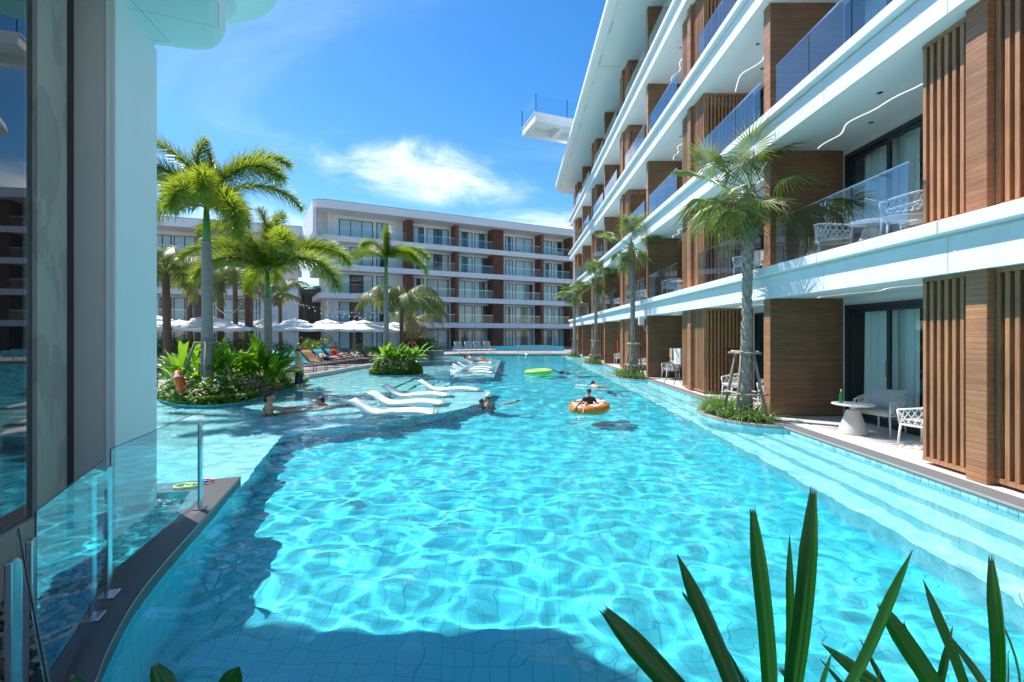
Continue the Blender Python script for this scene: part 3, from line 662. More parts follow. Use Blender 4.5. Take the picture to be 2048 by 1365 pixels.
sA = smooth_curve([(-4.6, 5.02, 0), (-3.8, 5.08, 0), (-3.4, 5.17, 0), (-3.14, 5.12, 0), (-2.94, 4.93, 0), (-2.80, 4.62, 0), (-2.58, 4.25, 0), (-2.3, 3.5, 0), (-2.2, 2.0, 0)], 5)
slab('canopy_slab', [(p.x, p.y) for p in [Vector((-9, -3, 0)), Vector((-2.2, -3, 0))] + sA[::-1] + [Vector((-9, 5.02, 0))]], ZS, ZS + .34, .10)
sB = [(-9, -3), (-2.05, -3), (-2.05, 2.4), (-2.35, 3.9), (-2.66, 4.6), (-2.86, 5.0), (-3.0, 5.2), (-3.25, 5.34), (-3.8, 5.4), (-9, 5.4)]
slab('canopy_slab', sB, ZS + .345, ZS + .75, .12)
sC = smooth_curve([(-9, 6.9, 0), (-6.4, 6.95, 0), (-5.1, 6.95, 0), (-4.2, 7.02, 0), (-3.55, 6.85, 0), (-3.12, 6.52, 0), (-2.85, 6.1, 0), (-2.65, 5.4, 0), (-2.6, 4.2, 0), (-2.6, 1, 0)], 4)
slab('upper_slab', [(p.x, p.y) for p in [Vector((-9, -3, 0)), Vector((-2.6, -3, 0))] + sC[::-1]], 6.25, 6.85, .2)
MB().box(-9, -4.6, -3, 4.9, ZS + .76, 6.24).obj('upper_wall', 'white_wall', lob)
MB().box(-9, -5.2, -3, 5.6, 6.86, 9.3).obj('upper_wall', 'white_wall', lob)
MB().box(-9.2, -4.4, -3, 6.3, 9.31, 9.9).obj('roof', 'white_soffit', lob)
b = MB()
for (p, q) in (((262, 0), (339, 84)), ((250, 15), (296, 24)), ((296, 24), (437, 55)), ((302, 80), (339, 84)), ((437, 55), (437, 6))):
    a_, c_ = at(*p, ZS), at(*q, ZS); a_.z = c_.z = ZS - .001; t_ = (c_ - a_).normalized(); s_ = Vector((-t_.y, t_.x, 0)) * .004
    b.quad(a_ + s_, c_ + s_, c_ - s_, a_ - s_)
b.obj('soffit_joint', 'lobby_grey', lob)

# ================================================================== far hotel wings
def wing(name, label, S, U, levels, length, wins, bays, parts, screens, single, wwid=None, roofover=.9):
    S = Vector((*S, 0)); U = Vector((*U, 0)).normalized(); Vv = Vector((-U.y, U.x, 0))
    Mx = Matrix(((U.x, Vv.x, 0, S.x), (U.y, Vv.y, 0, S.y), (0, 0, 1, 0), (0, 0, 0, 1)))
    th = thing(name, label, 'building', S)
    def P(nm, m, fn, parent=None, smooth=False):
        return MB().frame(Mx, fn).obj(nm, m, parent or th, smooth)
    def solve(px, v):
        r = (px - VX) / FOC; o = S + Vv * v
        return (r * o.y - o.x) / (U.x - r * U.y)
    zf = [.13 + F2F * i for i in range(levels + 1)]
    def rnd(u0, u1, v0, v1, r, k=7):
        c = [(u0 + r - r * math.sin(a), v0 + r - r * math.cos(a)) for a in np.linspace(0, PI / 2, k)]
        return c[::1] + [(u0, v1), (u1, v1), (u1, v0)]
    for L in range(1, levels):
        q = rnd(-.2 - .15 * L, length, 0, 10, 1.1)[::-1]
        z1 = zf[L]
        sl = P('floor_slab', 'far_white', lambda t: t.loft([[(a, c, z1 - .62) for a, c in q], [(a, c, z1) for a, c in q]]))
        uu = 1.2
        while uu < length - 2.4:
            P('panel_joint', 'joint', lambda t: t.box(uu, uu + .012, -.004, 0.002, z1 - .60, z1 - .02), sl); uu += 2.4
    q = rnd(-1.25, length + .5, -roofover, 11, 1.4)[::-1]; zt = zf[levels]
    rf = P('roof', 'far_white', lambda t: t.loft([[(a, c, zt - .45) for a, c in q], [(a, c, zt + .42) for a, c in q]]))
    P('roof_cap', 'concrete_dark', lambda t: t.loft([[(a, c, zt + .421) for a, c in q], [(a, c, zt + .47) for a, c in q]]), rf)
    for L in range(levels):
        z0 = zf[L]; z1 = (zf[L + 1] - .62) if L < levels - 1 else zt - .45
        P('wall', 'far_white' , lambda t: t.box(.6, length, 1.9, 2.1, z0 + .002, z1 - .002))
        P('end_wall', 'far_white', lambda t: t.box(.6, .8, .9, 1.899, z0 + .002, z1 - .002) if False else t.box(.45, .6, 1.2, 9.9, z0 + .002, z1 - .002))
        for (pa, pb) in wins:
            ua, ub = solve(pa, 1.85), solve(pb, 1.85); hh = 2.3
            fr_ = P('window', 'black_frame', lambda t: [t.box(ua, ub, 1.84, 1.899, z0 + .05, z0 + .1), t.box(ua, ub, 1.84, 1.899, z0 + hh - .05, z0 + hh), t.box(ua, ua + .06, 1.84, 1.899, z0 + .101, z0 + hh - .051), t.box(ub - .06, ub, 1.84, 1.899, z0 + .101, z0 + hh - .051)] +
                    [t.box(ua + (ub - ua) * k / nn - .035, ua + (ub - ua) * k / nn + .035, 1.84, 1.899, z0 + .101, z0 + hh - .051) for nn in [max(2, round((ub - ua) / 1.3))] for k in range(1, nn)])
            P('pane', 'pane_window', lambda t: t.box(ua + .061, ub - .061, 1.862, 1.87, z0 + .101, z0 + hh - .051), fr_)
            r = random.Random(int(pa * 7 + L * 31)); mode = r.random()
            spans = [(ua + .1, ub - .1)] if mode < .5 else ([(ua + .1, ua + (ub - ua) * .3), (ub - (ub - ua) * .28, ub - .1)] if mode < .85 else [(ua + .1, ua + (ub - ua) * .55)])
            def cu(t):
                for (a, c) in spans:
                    k = max(8, int((c - a) / .05)); rows = [[], []]
                    for i in range(k + 1):
                        x = a + (c - a) * i / k; yy = 1.887 + .0035 * math.sin(x * 24 + pa)
                        rows[0].append((x, yy, z0 + .1)); rows[1].append((x, yy, z0 + hh - .05))
                    t.sheet(rows)
            P('curtain', 'curtain', cu, fr_)
            P('room_wall', 'room_dark', lambda t: t.quad((ua, 1.8975, z0 + .1), (ub, 1.8975, z0 + .1), (ub, 1.8975, z0 + hh), (ua, 1.8975, z0 + hh)), fr_)  # dark sheet standing in for the dim room, shade put into its colour
        for (up, wd) in parts:
            P('partition_wall', 'wood_far', lambda t: t.box(up, up + wd, .25, 1.899, z0 + .003, z1 - .003))
        for (up, wd) in screens:
            P('slat_screen', 'wood_far', lambda t: [t.box(up + i * .13, up + i * .13 + .08, .25, .33, z0 + .003, z1 - .003) for i in range(int(wd / .13))] + [t.box(up + .02, up + wd - .03, .4, 1.898, z0 + .004, z1 - .004)])
        if L:
            for (ua, ub) in bays:
                bl = P('glass_balustrade', 'steel', lambda t: [t.box(ua, ub, .15, .19, z0 + 1.0, z0 + 1.03)])
                P('pane', 'pane_clear', lambda t: t.box(ua + .02, ub - .02, .16, .172, z0 + .002, z0 + .999), bl)
    return th, P, solve, zf
W1 = [(678, 746), (753, 776), (826, 848), (853.4, 897), (914, 945), (949, 977), (1011, 1026), (1031, 1065), (1085, 1104), (1108, 1130)]
far, FP, fsolve, fz = wing('hotel_wing', 'five storey white hotel block at the far end of the pool with curved roof end', (-20.7, 52.8), (.883, .47), 5, 37.5, W1,
     [(.6, 9.0), (10.1, 15.2), (15.8, 20.4), (22.2, 27.6), (28.2, 32.4), (34, 37)], [(15.29, .45), (27.7, .45)], [(9.1, .9), (20.5, 1.6), (32.5, 1.4)], False)
prof = [(-1.25, 15.6), (-1.25, 12.9), (-1.1, 12.2), (-.75, 11.75), (-.2, 11.5), (.5, 11.55), (.95, 12.0), (.95, 12.3), (.3, 12.25), (-.4, 12.3), (-.8, 12.6), (-.93, 13.1), (-.93, 15.6)]
FP('end_wing', 'far_white', lambda t: t.loft([[(a, -.5, z) for a, z in prof], [(a, 9.6, z) for a, z in prof]][::-1]))
FP('end_wing_wall', 'far_white', lambda t: t.box(-.94, .6, 1.9, 2.05, 12.2, 15.6))
W2 = [(255, 300), (306, 343), (347, 391), (398, 430), (441, 492), (505, 520)]
wing('hotel_wing', 'white hotel block half hidden behind the palms and parasols', (-46, 42.8), (.93, .36), 4, 24.5, W2, [(1, 8), (8.6, 15), (16, 23.6)], [(15.2, .4)], [(8.0, .5)], False)
# unfinished concrete block between the two
cb = thing('concrete_building', 'unfinished grey concrete block with netting and green roof between the hotel blocks', 'building', (-26, 60, 0))
b = MB(); x0, x1, y0 = -28.6, -23.0, 60.0
for x in (x0, x0 + 1.9, x0 + 4.2, x1): b.box(x - .3, x + .3, y0, y0 + .6, .1, 7.6)
for z in (3.2, 6.9): b.box(x0 - .4, x1 + .4, y0 + .05, y0 + 6, z, z + .6)
b.obj('column_frame', 'concrete', cb)
MB().box(x0 - .3, x1 + .2, y0 + 3, y0 + 3.2, .1, 7.4).obj('wall', 'concrete_dark', cb)
MB().sheet([[(x0 + 1.9 + .5 * i, y0 - .05 + .08 * math.sin(i * 2.1), z + .15 * math.sin(i)) for i in range(8)] for z in (.2, 2.2, 4.5, 6.6)]).obj('netting', 'concrete_dark', cb)
MB().add([(x0 + .8, y0 - .6, 7.55), (x1 - .3, y0 - .6, 7.55), (x1 - .3, y0 + 2.5, 8.3), (x0 + .8, y0 + 2.5, 8.3), (x0 + .8, y0 - .6, 7.49), (x1 - .3, y0 - .6, 7.49), (x1 - .3, y0 + 2.5, 8.24), (x0 + .8, y0 + 2.5, 8.24)], [(0, 1, 2, 3), (7, 6, 5, 4), (0, 4, 5, 1), (1, 5, 6, 2), (2, 6, 7, 3), (3, 7, 4, 0)]).obj('roof', 'roof_green', cb)
MB().box(x0 + 5.8, x0 + 9, y0 + 1, y0 + 5, .1, 7.2).obj('wing_wall', 'concrete_dark', cb)
# low turquoise box added in place of a second pool's strip of water
lw = tag(MB().box(-6.5, 5.2, 50.8, 51.1, .1, .62).obj('pool_strip', 'tile_deep'), 'low turquoise strip standing in for the water of a second pool before the far hotel block', 'wall')

# ================================================================== plants
def curve_pts(length, e0, droop, n, power=1.25):
    p = Vector((0, 0, 0)); out = [p.copy()]
    for i in range(n):
        t = (i + .5) / n; th = e0 - droop * t ** power; p = p + Vector((math.cos(th), 0, math.sin(th))) * (length / n); out.append(p.copy())
    return out
def strip_leaf(b, base, dirv, up, length, width, sag, segs=2):
    """narrow tapering leaflet bending down by sag"""
    d = dirv.normalized(); s = d.cross(up); s = s.normalized() if s.length > 1e-4 else d.orthogonal().normalized()
    p = base.copy(); rows = []
    for i in range(segs + 1):
        t = i / segs; wv = width * (.55 + .9 * t - 1.45 * t * t) if i < segs else 0
        q = base + d * (length * t) + Vector((0, 0, -sag * length * t * t))
        rows.append((q, wv))
    v = []; f = []
    for q, wv in rows[:-1]: v += [q - s * wv, q + s * wv]
    v.append(rows[-1][0])
    for i in range(segs - 1): f.append((2 * i, 2 * i + 1, 2 * i + 3, 2 * i + 2))
    k = 2 * (segs - 1); f.append((k, k + 1, k + 2))
    b.add(v, f)
def frond_foxtail(seed, length=2.3, e0=1.0, droop=1.9, nst=64, per=10, ll=.50):
    r = random.Random(seed); P = curve_pts(length, e0, droop, nst); b = MB(); b.mi = 1
    b.tube([P[i] for i in range(0, nst + 1, 4)] + [P[-1]], [.028 - .024 * i / (nst // 4 + 1) for i in range(nst // 4 + 2)], 5); b.mi = 0
    for i in range(5, nst):
        t = i / nst; d = (P[i + 1] - P[i - 1]).normalized(); sd = Vector((0, 1, 0)); u = d.cross(sd).normalized() * -1
        prof = min(1, .35 + 2.4 * t) * (1 - .5 * max(0, t - .7) / .3)
        for k in range(per):
            a = 2 * PI * (k + r.random() * .9) / per; rad = sd * math.cos(a) + u * math.sin(a)
            dv = rad + d * r.uniform(.35, .95)
            strip_leaf(b, P[i] + rad * .01, dv, d, ll * prof * r.uniform(.75, 1.15), .019, r.uniform(.05, .28))
    return b.mesh('frond', ['leaf_foxtail', 'petiole'])
def frond_coconut(seed, length=3.2, e0=.9, droop=1.9, nst=46, ll=.75, dry=False):
    r = random.Random(seed); P = curve_pts(length, e0, droop, nst); b = MB(); b.mi = 1
    b.tube([P[i] for i in range(0, nst + 1, 4)] + [P[-1]], [.035 - .030 * i / (nst // 4 + 1) for i in range(nst // 4 + 2)], 5); b.mi = 0
    for i in range(6, nst):
        t = i / nst; d = (P[i + 1] - P[i - 1]).normalized(); u = d.cross(Vector((0, -1, 0))).normalized()
        prof = min(1, .4 + 2.2 * t) * (1 - .62 * max(0, t - .6) / .4)
        for s in (-1, 1):
            for q in range(3):
                dv = Vector((0, s, 0)) * r.uniform(.6, .95) + d * r.uniform(.35, .7) + Vector((0, 0, -r.uniform(.05, .5)))
                strip_leaf(b, P[i] + d * q * .022, dv, u, ll * prof * r.uniform(.8, 1.1), .019, r.uniform(.25, .7), 3)
    return b.mesh('frond', ['leaf_dry' if dry else 'leaf_coconut', 'petiole'])
def fan_leaf(seed, pet=.9, rad=.74, n=34, droop=.45, dry=False, spread=2.75):
    r = random.Random(seed); b = MB(); b.mi = 1
    P = [Vector((pet * t, 0, -.10 * pet * t * t)) for t in (0, .33, .66, 1)]; b.tube(P, [.016, .012, .010, .008], 5); b.mi = 0
    c = P[-1]
    for i in range(n):
        a = -spread + 2 * spread * (i + .5) / n; da = spread / n * .62
        fold = .35 * (1 - abs(a) / PI)
        rl = rad * r.uniform(.86, 1.06) * (1 - .12 * (abs(a) / PI)); ri = rad * .40
        def pt(ang, q, up=0.0): 
            return c + Vector((math.cos(ang) * q, math.sin(ang) * q, up + .10 * q * abs(math.sin(ang)) * 2 - droop * (q / rad) ** 2.4 * rad * r.uniform(.7, 1.3)))
        v = [c + Vector((math.cos(a) * .03, math.sin(a) * .03, 0)), pt(a - da, ri), pt(a, ri, .022), pt(a + da, ri), pt(a, rl)]
        b.add(v, [(0, 1, 2), (0, 2, 3), (1, 4, 2), (2, 4, 3)])
    return b.mesh('frond', ['leaf_dry' if dry else 'leaf_fan', 'petiole'])
FOX = [frond_foxtail(1, 2.75, 1.0, 1.9), frond_foxtail(2, 2.6, .75, 1.75), frond_foxtail(3, 2.2, 1.4, 1.0)]
COC = [frond_coconut(1), frond_coconut(2, 3.0, .6, 1.7), frond_coconut(3, 3.3, 1.25, 2.2)]; COCD = frond_coconut(4, 2.8, .1, 1.5, dry=True)
FAN = [fan_leaf(1), fan_leaf(2, .8, .70, n=34, droop=.85), fan_leaf(3, 1.0, .74, n=36, droop=.22)]; FAND = fan_leaf(4, .55, .55, droop=.95, dry=True)
def trunk_obj(root, P, R, m, rings=0, n=16):
    b = MB()
    if rings:
        pts = []; rs = []; base = smooth_curve(P, max(2, rings // (len(P) - 1)))
        for i, p in enumerate(base):
            t = i / (len(base) - 1); rr_ = np.interp(t, np.linspace(0, 1, len(R)), R)
            pts += [p, p + Vector((0, 0, .012))]; rs += [rr_ * 1.035, rr_ * .975]
        b.tube(pts, rs, n)
    else: b.tube(smooth_curve(P, 4), np.interp(np.linspace(0, 1, 4 * (len(P) - 1) + 1), np.linspace(0, 1, len(R)), R), n)
    return b.obj('trunk', m, root, smooth=not rings, world=False)
def palm_fox(loc, h, rt, label, seed, fr, scale=1.0, shaft=1.0):
    """fr: list of (azimuth deg, tilt deg, variant, scale)"""
    root = thing('foxtail_palm', label, 'palm tree', loc, 'foxtail palms in the pool planters')
    trunk_obj(root, [(0, 0, -.1), (.02, 0, h * .5), (0, 0, h - shaft)], [rt * 1.15, rt * 1.05, rt, rt * .9], 'trunk_grey', int(h * 9))
    b = MB(); b.tube([(0, 0, h - shaft - .02), (0, 0, h - shaft * .5), (0, 0, h)], [rt * .86, rt * .68, rt * .45], 14); b.obj('crownshaft', 'crownshaft', root, True, False)
    for (az, tl, v, s) in fr:
        link('frond', FOX[v], root, (0, 0, h - .08), (0, math.radians(tl), math.radians(az)), (s * scale,) * 3)
    b = MB(); b.tube([(0, 0, h - .1), (-.03, 0, h + .8), (-.06, 0, h + 1.65 * scale)], [.03, .018, .004], 6); b.obj('spear_leaf', 'leaf_dark', root, True, False)
    return root
p1 = deep(413, 700, 13.6); p2 = deep(535, 700, 16.6); p3 = deep(772, 700, 23.2)
palm_fox((p1.x, p1.y, .15), 5.35, .135, 'tallest foxtail palm with thick grey ringed trunk and bright green crown in the planter', 1,
         [(95, 8, 0, 1.0), (150, -6, 0, 1.0), (200, 6, 0, 1.05), (250, -8, 1, .95), (300, 2, 1, .95), (345, -4, 0, 1.05), (25, 4, 0, 1.0), (270, -38, 2, .75), (60, -36, 2, .85), (180, 24, 1, 1.0), (320, 26, 1, 1.05), (120, -22, 0, 1.0), (225, -26, 0, 1.0), (5, -20, 0, 1.05), (285, 14, 1, 1.0)], 1.06, 1.05)
palm_fox((p2.x, p2.y, .15), 3.9, .125, 'middle-sized foxtail palm with yellow-green crown beside the tallest palm', 2,
         [(10, 2, 0, 1.12), (60, -20, 2, 1.0), (110, 0, 1, 1.0), (165, -8, 0, 1.1), (215, 4, 0, 1.0), (265, -24, 2, .95), (310, -4, 0, 1.05), (345, 22, 0, 1.15), (285, -42, 2, .8), (190, -24, 0, 1.05), (35, -8, 0, 1.1), (240, 10, 1, 1.0), (135, 12, 1, 1.0)], 1.06, .95)
palm_fox((p3.x, p3.y, .15), 5.4, .115, 'slender foxtail palm in the small round planter with a dark ringed trunk', 3,
         [(5, 10, 0, 1.0), (55, -12, 1, .9), (100, -30, 2, .8), (160, -4, 1, .9), (185, 18, 0, 1.0), (240, -16, 1, .8), (300, -20, 2, .85), (335, 8, 1, .95), (30, 26, 0, 1.05), (268, -45, 2, .7)], .88, 1.3)
def palm_coco(px, hy, y, label, seed, sc_=1.0, tr=.16, n=13):
    r = random.Random(seed); hub = deep(px, hy, y); root = thing('coconut_palm', label, 'palm tree', (hub.x, hub.y, .12), 'coconut palms behind the deck'); h = hub.z - .1
    trunk_obj(root, [(.1, 0, -.1), (.0, .05, h * .5), (0, 0, h)], [tr * 1.25, tr, tr * .95], 'trunk_brown', int(h * 5), 12)
    for i in range(n):
        az = 360 * i / n + r.uniform(-14, 14); v = i % 3
        link('frond', COC[v] if r.random() < .9 else COCD, root, (0, 0, h - .05), (0, math.radians(r.uniform(-22, 22)), math.radians(az)), (sc_ * r.uniform(.85, 1.1),) * 3)
    return root
palm_coco(803, 612, 33, 'coconut palm with feathery drooping crown behind the small round planter', 1, 1.25, .14, 18)
palm_coco(826, 640, 37, 'shorter coconut palm beside the feathery one in front of the far block', 5, .8, .12, 9)
palm_coco(440, 566, 26, 'coconut palm with brown ringed trunk between the two tall foxtail palms', 2, .85, .17)
palm_coco(497, 556, 28, 'coconut palm with thick scaly trunk beside the potted balcony plant', 3, .85, .22)
palm_coco(332, 550, 22, 'leaning coconut palm half hidden by the white lobby wall', 4, 1.0, .16, 17)
palm_coco(378, 545, 29, 'coconut palm with full crown left of the tallest foxtail palm trunk', 7, 1.05, .15, 17)
palm_coco(470, 535, 33, 'coconut palm set farther back between the two brown-trunked palms', 8, 1.05, .16, 16)
palm_coco(560, 590, 36, 'small coconut palm in front of the concrete block', 9, .8, .13, 12)
# fan palms along the right edge
def boots(b, P, R, n, r, m=0):
    for i in range(n):
        t = (i + .5) / n; k = t * (len(P) - 1); j = min(int(k), len(P) - 2); p = P[j].lerp(P[j + 1], k - j); rr_ = np.interp(t, np.linspace(0, 1, len(R)), R)
        a = i * 2.399 + r.uniform(-.15, .15); o = Vector((math.cos(a), math.sin(a), 0)); s = Vector((-o.y, o.x, 0)); wd = rr_ * r.uniform(.55, .75); h = r.uniform(.10, .17); out = rr_ * r.uniform(1.1, 1.32)
        b.add([p + o * rr_ * .9 - s * wd, p + o * rr_ * .9 + s * wd, p + o * out + s * wd * .45 + Vector((0, 0, h)), p + o * out - s * wd * .45 + Vector((0, 0, h)), p + o * rr_ * .8 + Vector((0, 0, h * 1.1))],
              [(0, 1, 2, 3), (3, 2, 4), (0, 3, 4), (1, 4, 2)])
def palm_fan(loc, h, label, seed, fr=None, lean=(0, 0)):
    r = random.Random(seed); root = thing('fan_palm', label, 'palm tree', loc, 'fan palms along the hotel wing')
    P = [Vector((0, 0, -.05)), Vector((lean[0] * .3, lean[1] * .3, h * .35)), Vector((lean[0] * .6, lean[1] * .6, h * .7)), Vector((lean[0], lean[1], h))]
    R = [.125, .095, .085, .11, .09]
    trunk_obj(root, P, [q * .92 for q in R], 'trunk_boot', 0, 12)
    b = MB(); boots(b, smooth_curve(P, 4), R, 190, r); stuff(b.obj('leaf_bases', 'trunk_boot', root, False, False))
    hub = P[-1]
    if fr is None:
        fr = []
        for i in range(18):
            fr.append((i * 137.5 + r.uniform(-20, 20), r.choice([-75, -65, -50, -35, -20, 0, 15, 35, 55]), i % 3, r.uniform(.75, 1.05)))
        fr += [(r.uniform(0, 360), 62, 3, .9) for _ in range(4)]
    for (az, tl, v, s) in fr:
        link('frond', FAND if v == 3 else FAN[v], root, hub + Vector((0, 0, r.uniform(-.12, .05))), (r.uniform(-.5, .5), math.radians(tl), math.radians(az)), (s,) * 3)
    return root
near_fr = [(15, -62, 2, 1.25), (60, -70, 0, 1.0), (110, -72, 1, .95), (250, -74, 0, .95), (175, -40, 2, 1.05), (150, -55, 1, 1.0), (190, -14, 2, 1.1), (170, 0, 1, 1.1), (205, 10, 0, 1.1), (160, 22, 0, 1.05), (225, 30, 1, 1.05), (185, 42, 3, 1.1), (150, 45, 1, 1.0), (330, -25, 1, .9), (350, 12, 3, .95), (20, 30, 0, .8), (300, 30, 0, .85), (25, 50, 3, .85), (100, 10, 0, .95), (280, 52, 3, .95), (215, 64, 1, 1.0), (255, 20, 2, 1.0)]
labs = ['fan palm with grey scaly trunk nearest the wicker patio table, crown of ragged leaves', 'fan palm in front of the drying rack patio, round green crown', 'fan palm third along the hotel wing from the patio table', 'fan palm farthest along the hotel wing, crown leaning to the pool']
for k in range(4):
    y = 10.2 + MOD * k
    palm_fan((4.86, y, .08), (4.82, 5.45, 5.1, 4.95)[k], labs[k], 20 + k, near_fr if k == 0 else None, ((.12, .0), (-.1, .1), (.12, .05), (-.15, 0))[k])
    # wooden stake tripod
    st = thing('stake_support', ['lashed wooden stakes bracing the fan palm nearest the patio table', 'lashed wooden stakes bracing the fan palm by the drying rack', 'lashed wooden stakes bracing the third fan palm', 'lashed wooden stakes bracing the farthest fan palm'][k], 'stakes', (4.86, y, .08), 'stakes bracing the fan palms')
    for i in range(4):
        a = PI / 4 + i * PI / 2; MB().tube([(.46 * math.cos(a), .46 * math.sin(a), 0), (.30 * math.cos(a), .30 * math.sin(a), .75), (.17 * math.cos(a), .17 * math.sin(a), 1.42)], [.035, .032, .028], 7).obj('stake', 'pole_wood', st, True, False)
    for z, q in ((.52, .36), (1.38, .22)):
        for i in range(4):
            a = PI / 4 + i * PI / 2; c = a + PI / 2; e = .12
            A_ = Vector((q * math.cos(a), q * math.sin(a), z + .03 * (i % 2))); B_ = Vector((q * math.cos(c), q * math.sin(c), z + .03 * (i % 2))); t_ = (B_ - A_).normalized() * e
            MB().tube([A_ - t_, B_ + t_], .022, 6).obj('rail', 'branch_pale', st, True, False)
# planters with strap-leaf grass
def strap(b, p, az, length, e0, width, droop, r):
    P = curve_pts(length, e0, droop, 6); c, s = math.cos(az), math.sin(az); rows = []
    for i, q in enumerate(P):
        t = i / 6; wv = width * (1 - t ** 2.2) * (.7 + .6 * t) if i < 6 else .001
        rows.append([(p[0] + c * q.x - s * (-wv), p[1] + s * q.x + c * (-wv), p[2] + q.z), (p[0] + c * q.x, p[1] + s * q.x, p[2] + q.z - wv * .5), (p[0] + c * q.x - s * wv, p[1] + s * q.x + c * wv, p[2] + q.z)])
    b.sheet(rows)
for k in range(4):
    yc = PLY[k] - .05; r = random.Random(60 + k); rx, ry = .98, 1.45
    half = [(5.155 - rx * math.sin(t), yc + ry * math.cos(t)) for t in np.linspace(0, PI, 20)]
    pl = struct(wet(MB().prism(half, -1.43, .04).obj('planter_wall', 'tile_shelf')))
    hi = [(5.155 - (rx - .1) * math.sin(t), yc + (ry - .1) * math.cos(t)) for t in np.linspace(0, PI, 20)]
    b = MB(); b.loft([[(x, y, .041) for x, y in half], [(x, y, .10) for x, y in half], [(x, y, .10) for x, y in hi], [(x, y, .076) for x, y in hi]], False); struct(b.obj('planter_rim', 'granite_light'))
    struct(MB().prism(hi, .05, .088).obj('planter_soil', 'soil'))
    b = MB()
    for i in range(760 if k < 2 else 330):
        t = r.uniform(.06, PI - .06); q = r.uniform(.25, .95); x = 5.12 - (rx - .12) * q * math.sin(t); y = yc + (ry - .12) * q * math.cos(t)
        strap(b, (x, y, .08), r.uniform(0, 2 * PI), r.uniform(.4, .78), r.uniform(.8, 1.45), .012, r.uniform(1.5, 2.6), r)
    o = stuff(b.obj('strap_grass', 'leaf_strap')); tag(o, ['strap-leaf grass in the planter at the fan palm nearest the patio table', 'strap-leaf grass in the planter by the drying rack', 'strap-leaf grass in the third planter', 'strap-leaf grass in the farthest planter'][k], 'grass', 'planter grass along the hotel wing')

# broad leaf plants
def broad_leaf(seed, length=1.15, width=.11, e0=1.35, droop=1.1, pet=.35):
    r = random.Random(seed); n = 9; P = curve_pts(length, e0, droop, n, 1.6); rows = []
    for i, q in enumerate(P):
        t = i / n; u = max(0, (t - pet) / (1 - pet)); wv = .012 if t < pet else max(.003, width * math.sin(PI * min(1, u ** .8)) ** .75)
        ph = .012 * math.sin(i * 2.3 + seed)
        rows.append([(q.x - .3 * wv * math.sin(e0), -wv, q.z + wv * .35 + ph), (q.x, -wv * .5, q.z + wv * .12), (q.x, 0, q.z), (q.x, wv * .5, q.z + wv * .12), (q.x - .3 * wv * math.sin(e0), wv, q.z + wv * .35 - ph)])
    return MB().sheet(rows).mesh('leaf', 'leaf_broad', True)
BL = [broad_leaf(1), broad_leaf(2, 1.3, .10, 1.45, .8), broad_leaf(3, 1.0, .12, 1.1, 1.5), broad_leaf(4, .9, .085, 1.0, 1.2)]
def broad_plant(loc, n, s, label, seed, group='broad-leaved plants in the pool planters'):
    r = random.Random(seed); root = thing('broad_leaf_plant', label, 'plant', loc, group)
    for i in range(n):
        q = r.random() * .16; a = r.uniform(0, 2 * PI)
        link('leaf', BL[r.randrange(4)], root, (q * math.cos(a), q * math.sin(a), 0), (r.uniform(-.3, .3), r.uniform(-.25, .5), a + r.uniform(-.4, .4)), (s * r.uniform(.7, 1.1),) * 3)
    return root
def cover(name, label, cat, inside, n, hfun, seed, mats, size=.05, flowers=(0, 0), layers=.9):
    r = random.Random(seed); b = MB(); k = 0; tries = 0
    while k < n and tries < n * 12:
        tries += 1; p = inside(r)
        if p is None: continue
        h = hfun(*p); z = h * (1 - layers * r.random() ** 1.25); s = size * r.uniform(.6, 1.3)
        a = r.uniform(0, 2 * PI); tl = r.uniform(-.9, .9); d = Vector((math.cos(a), math.sin(a), math.sin(tl))).normalized(); up = Vector((r.uniform(-.6, .6), r.uniform(-.6, .6), 1)).normalized(); sd = d.cross(up).normalized()
        c = Vector((p[0], p[1], z)); b.mi = 0
        if r.random() < flowers[0]: b.mi = 1; s *= .62; c.z = h * 1.02
        elif flowers[1] and r.random() < flowers[1](*p): b.mi = 2
        b.add([c - d * s, c + sd * s * .42, c + d * s, c - sd * s * .42], [(0, 1, 2, 3)]); k += 1
    o = stuff(b.obj(name, mats)); return tag(o, label, cat)
# planter island one
isl = [at(322, 800), at(345, 808), at(380, 811.5), at(425, 811.5), at(480, 806), at(530, 793), at(565, 782), at(598, 772)]
isl = smooth_curve(isl, 4) + [Vector((-7.9, 18.4, 0)), Vector((-8.8, 18.7, 0)), Vector((-10.2, 17.0, 0)), Vector((-10.9, 14.8, 0))]
isl2 = [(p.x, p.y) for p in isl]
def inpoly(x, y, poly):
    c = False; j = len(poly) - 1
    for i in range(len(poly)):
        if (poly[i][1] > y) != (poly[j][1] > y) and x < (poly[j][0] - poly[i][0]) * (y - poly[i][1]) / (poly[j][1] - poly[i][1]) + poly[i][0]: c = not c
        j = i
    return c
def edged(poly):
    segs_ = [(Vector((*poly[i], 0)), Vector((*poly[(i + 1) % len(poly)], 0))) for i in range(len(poly))]
    def dist(x, y):
        p = Vector((x, y, 0)); m_ = 9e9
        for a, c in segs_:
            t = max(0, min(1, (p - a).dot(c - a) / (c - a).length_squared)); m_ = min(m_, (a + (c - a) * t - p).length)
        return m_
    return dist
def island(poly, name='planter_wall'):
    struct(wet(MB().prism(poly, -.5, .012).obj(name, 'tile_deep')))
    struct(MB().prism([((x - sum(p[0] for p in poly) / len(poly)) * .985 + sum(p[0] for p in poly) / len(poly), (y - sum(p[1] for p in poly) / len(poly)) * .985 + sum(p[1] for p in poly) / len(poly)) for x, y in poly], -.1, .05).obj('planter_soil', 'soil'))
island(isl2)
dist1 = edged(isl2); xs_ = [p[0] for p in isl2]; ys_ = [p[1] for p in isl2]
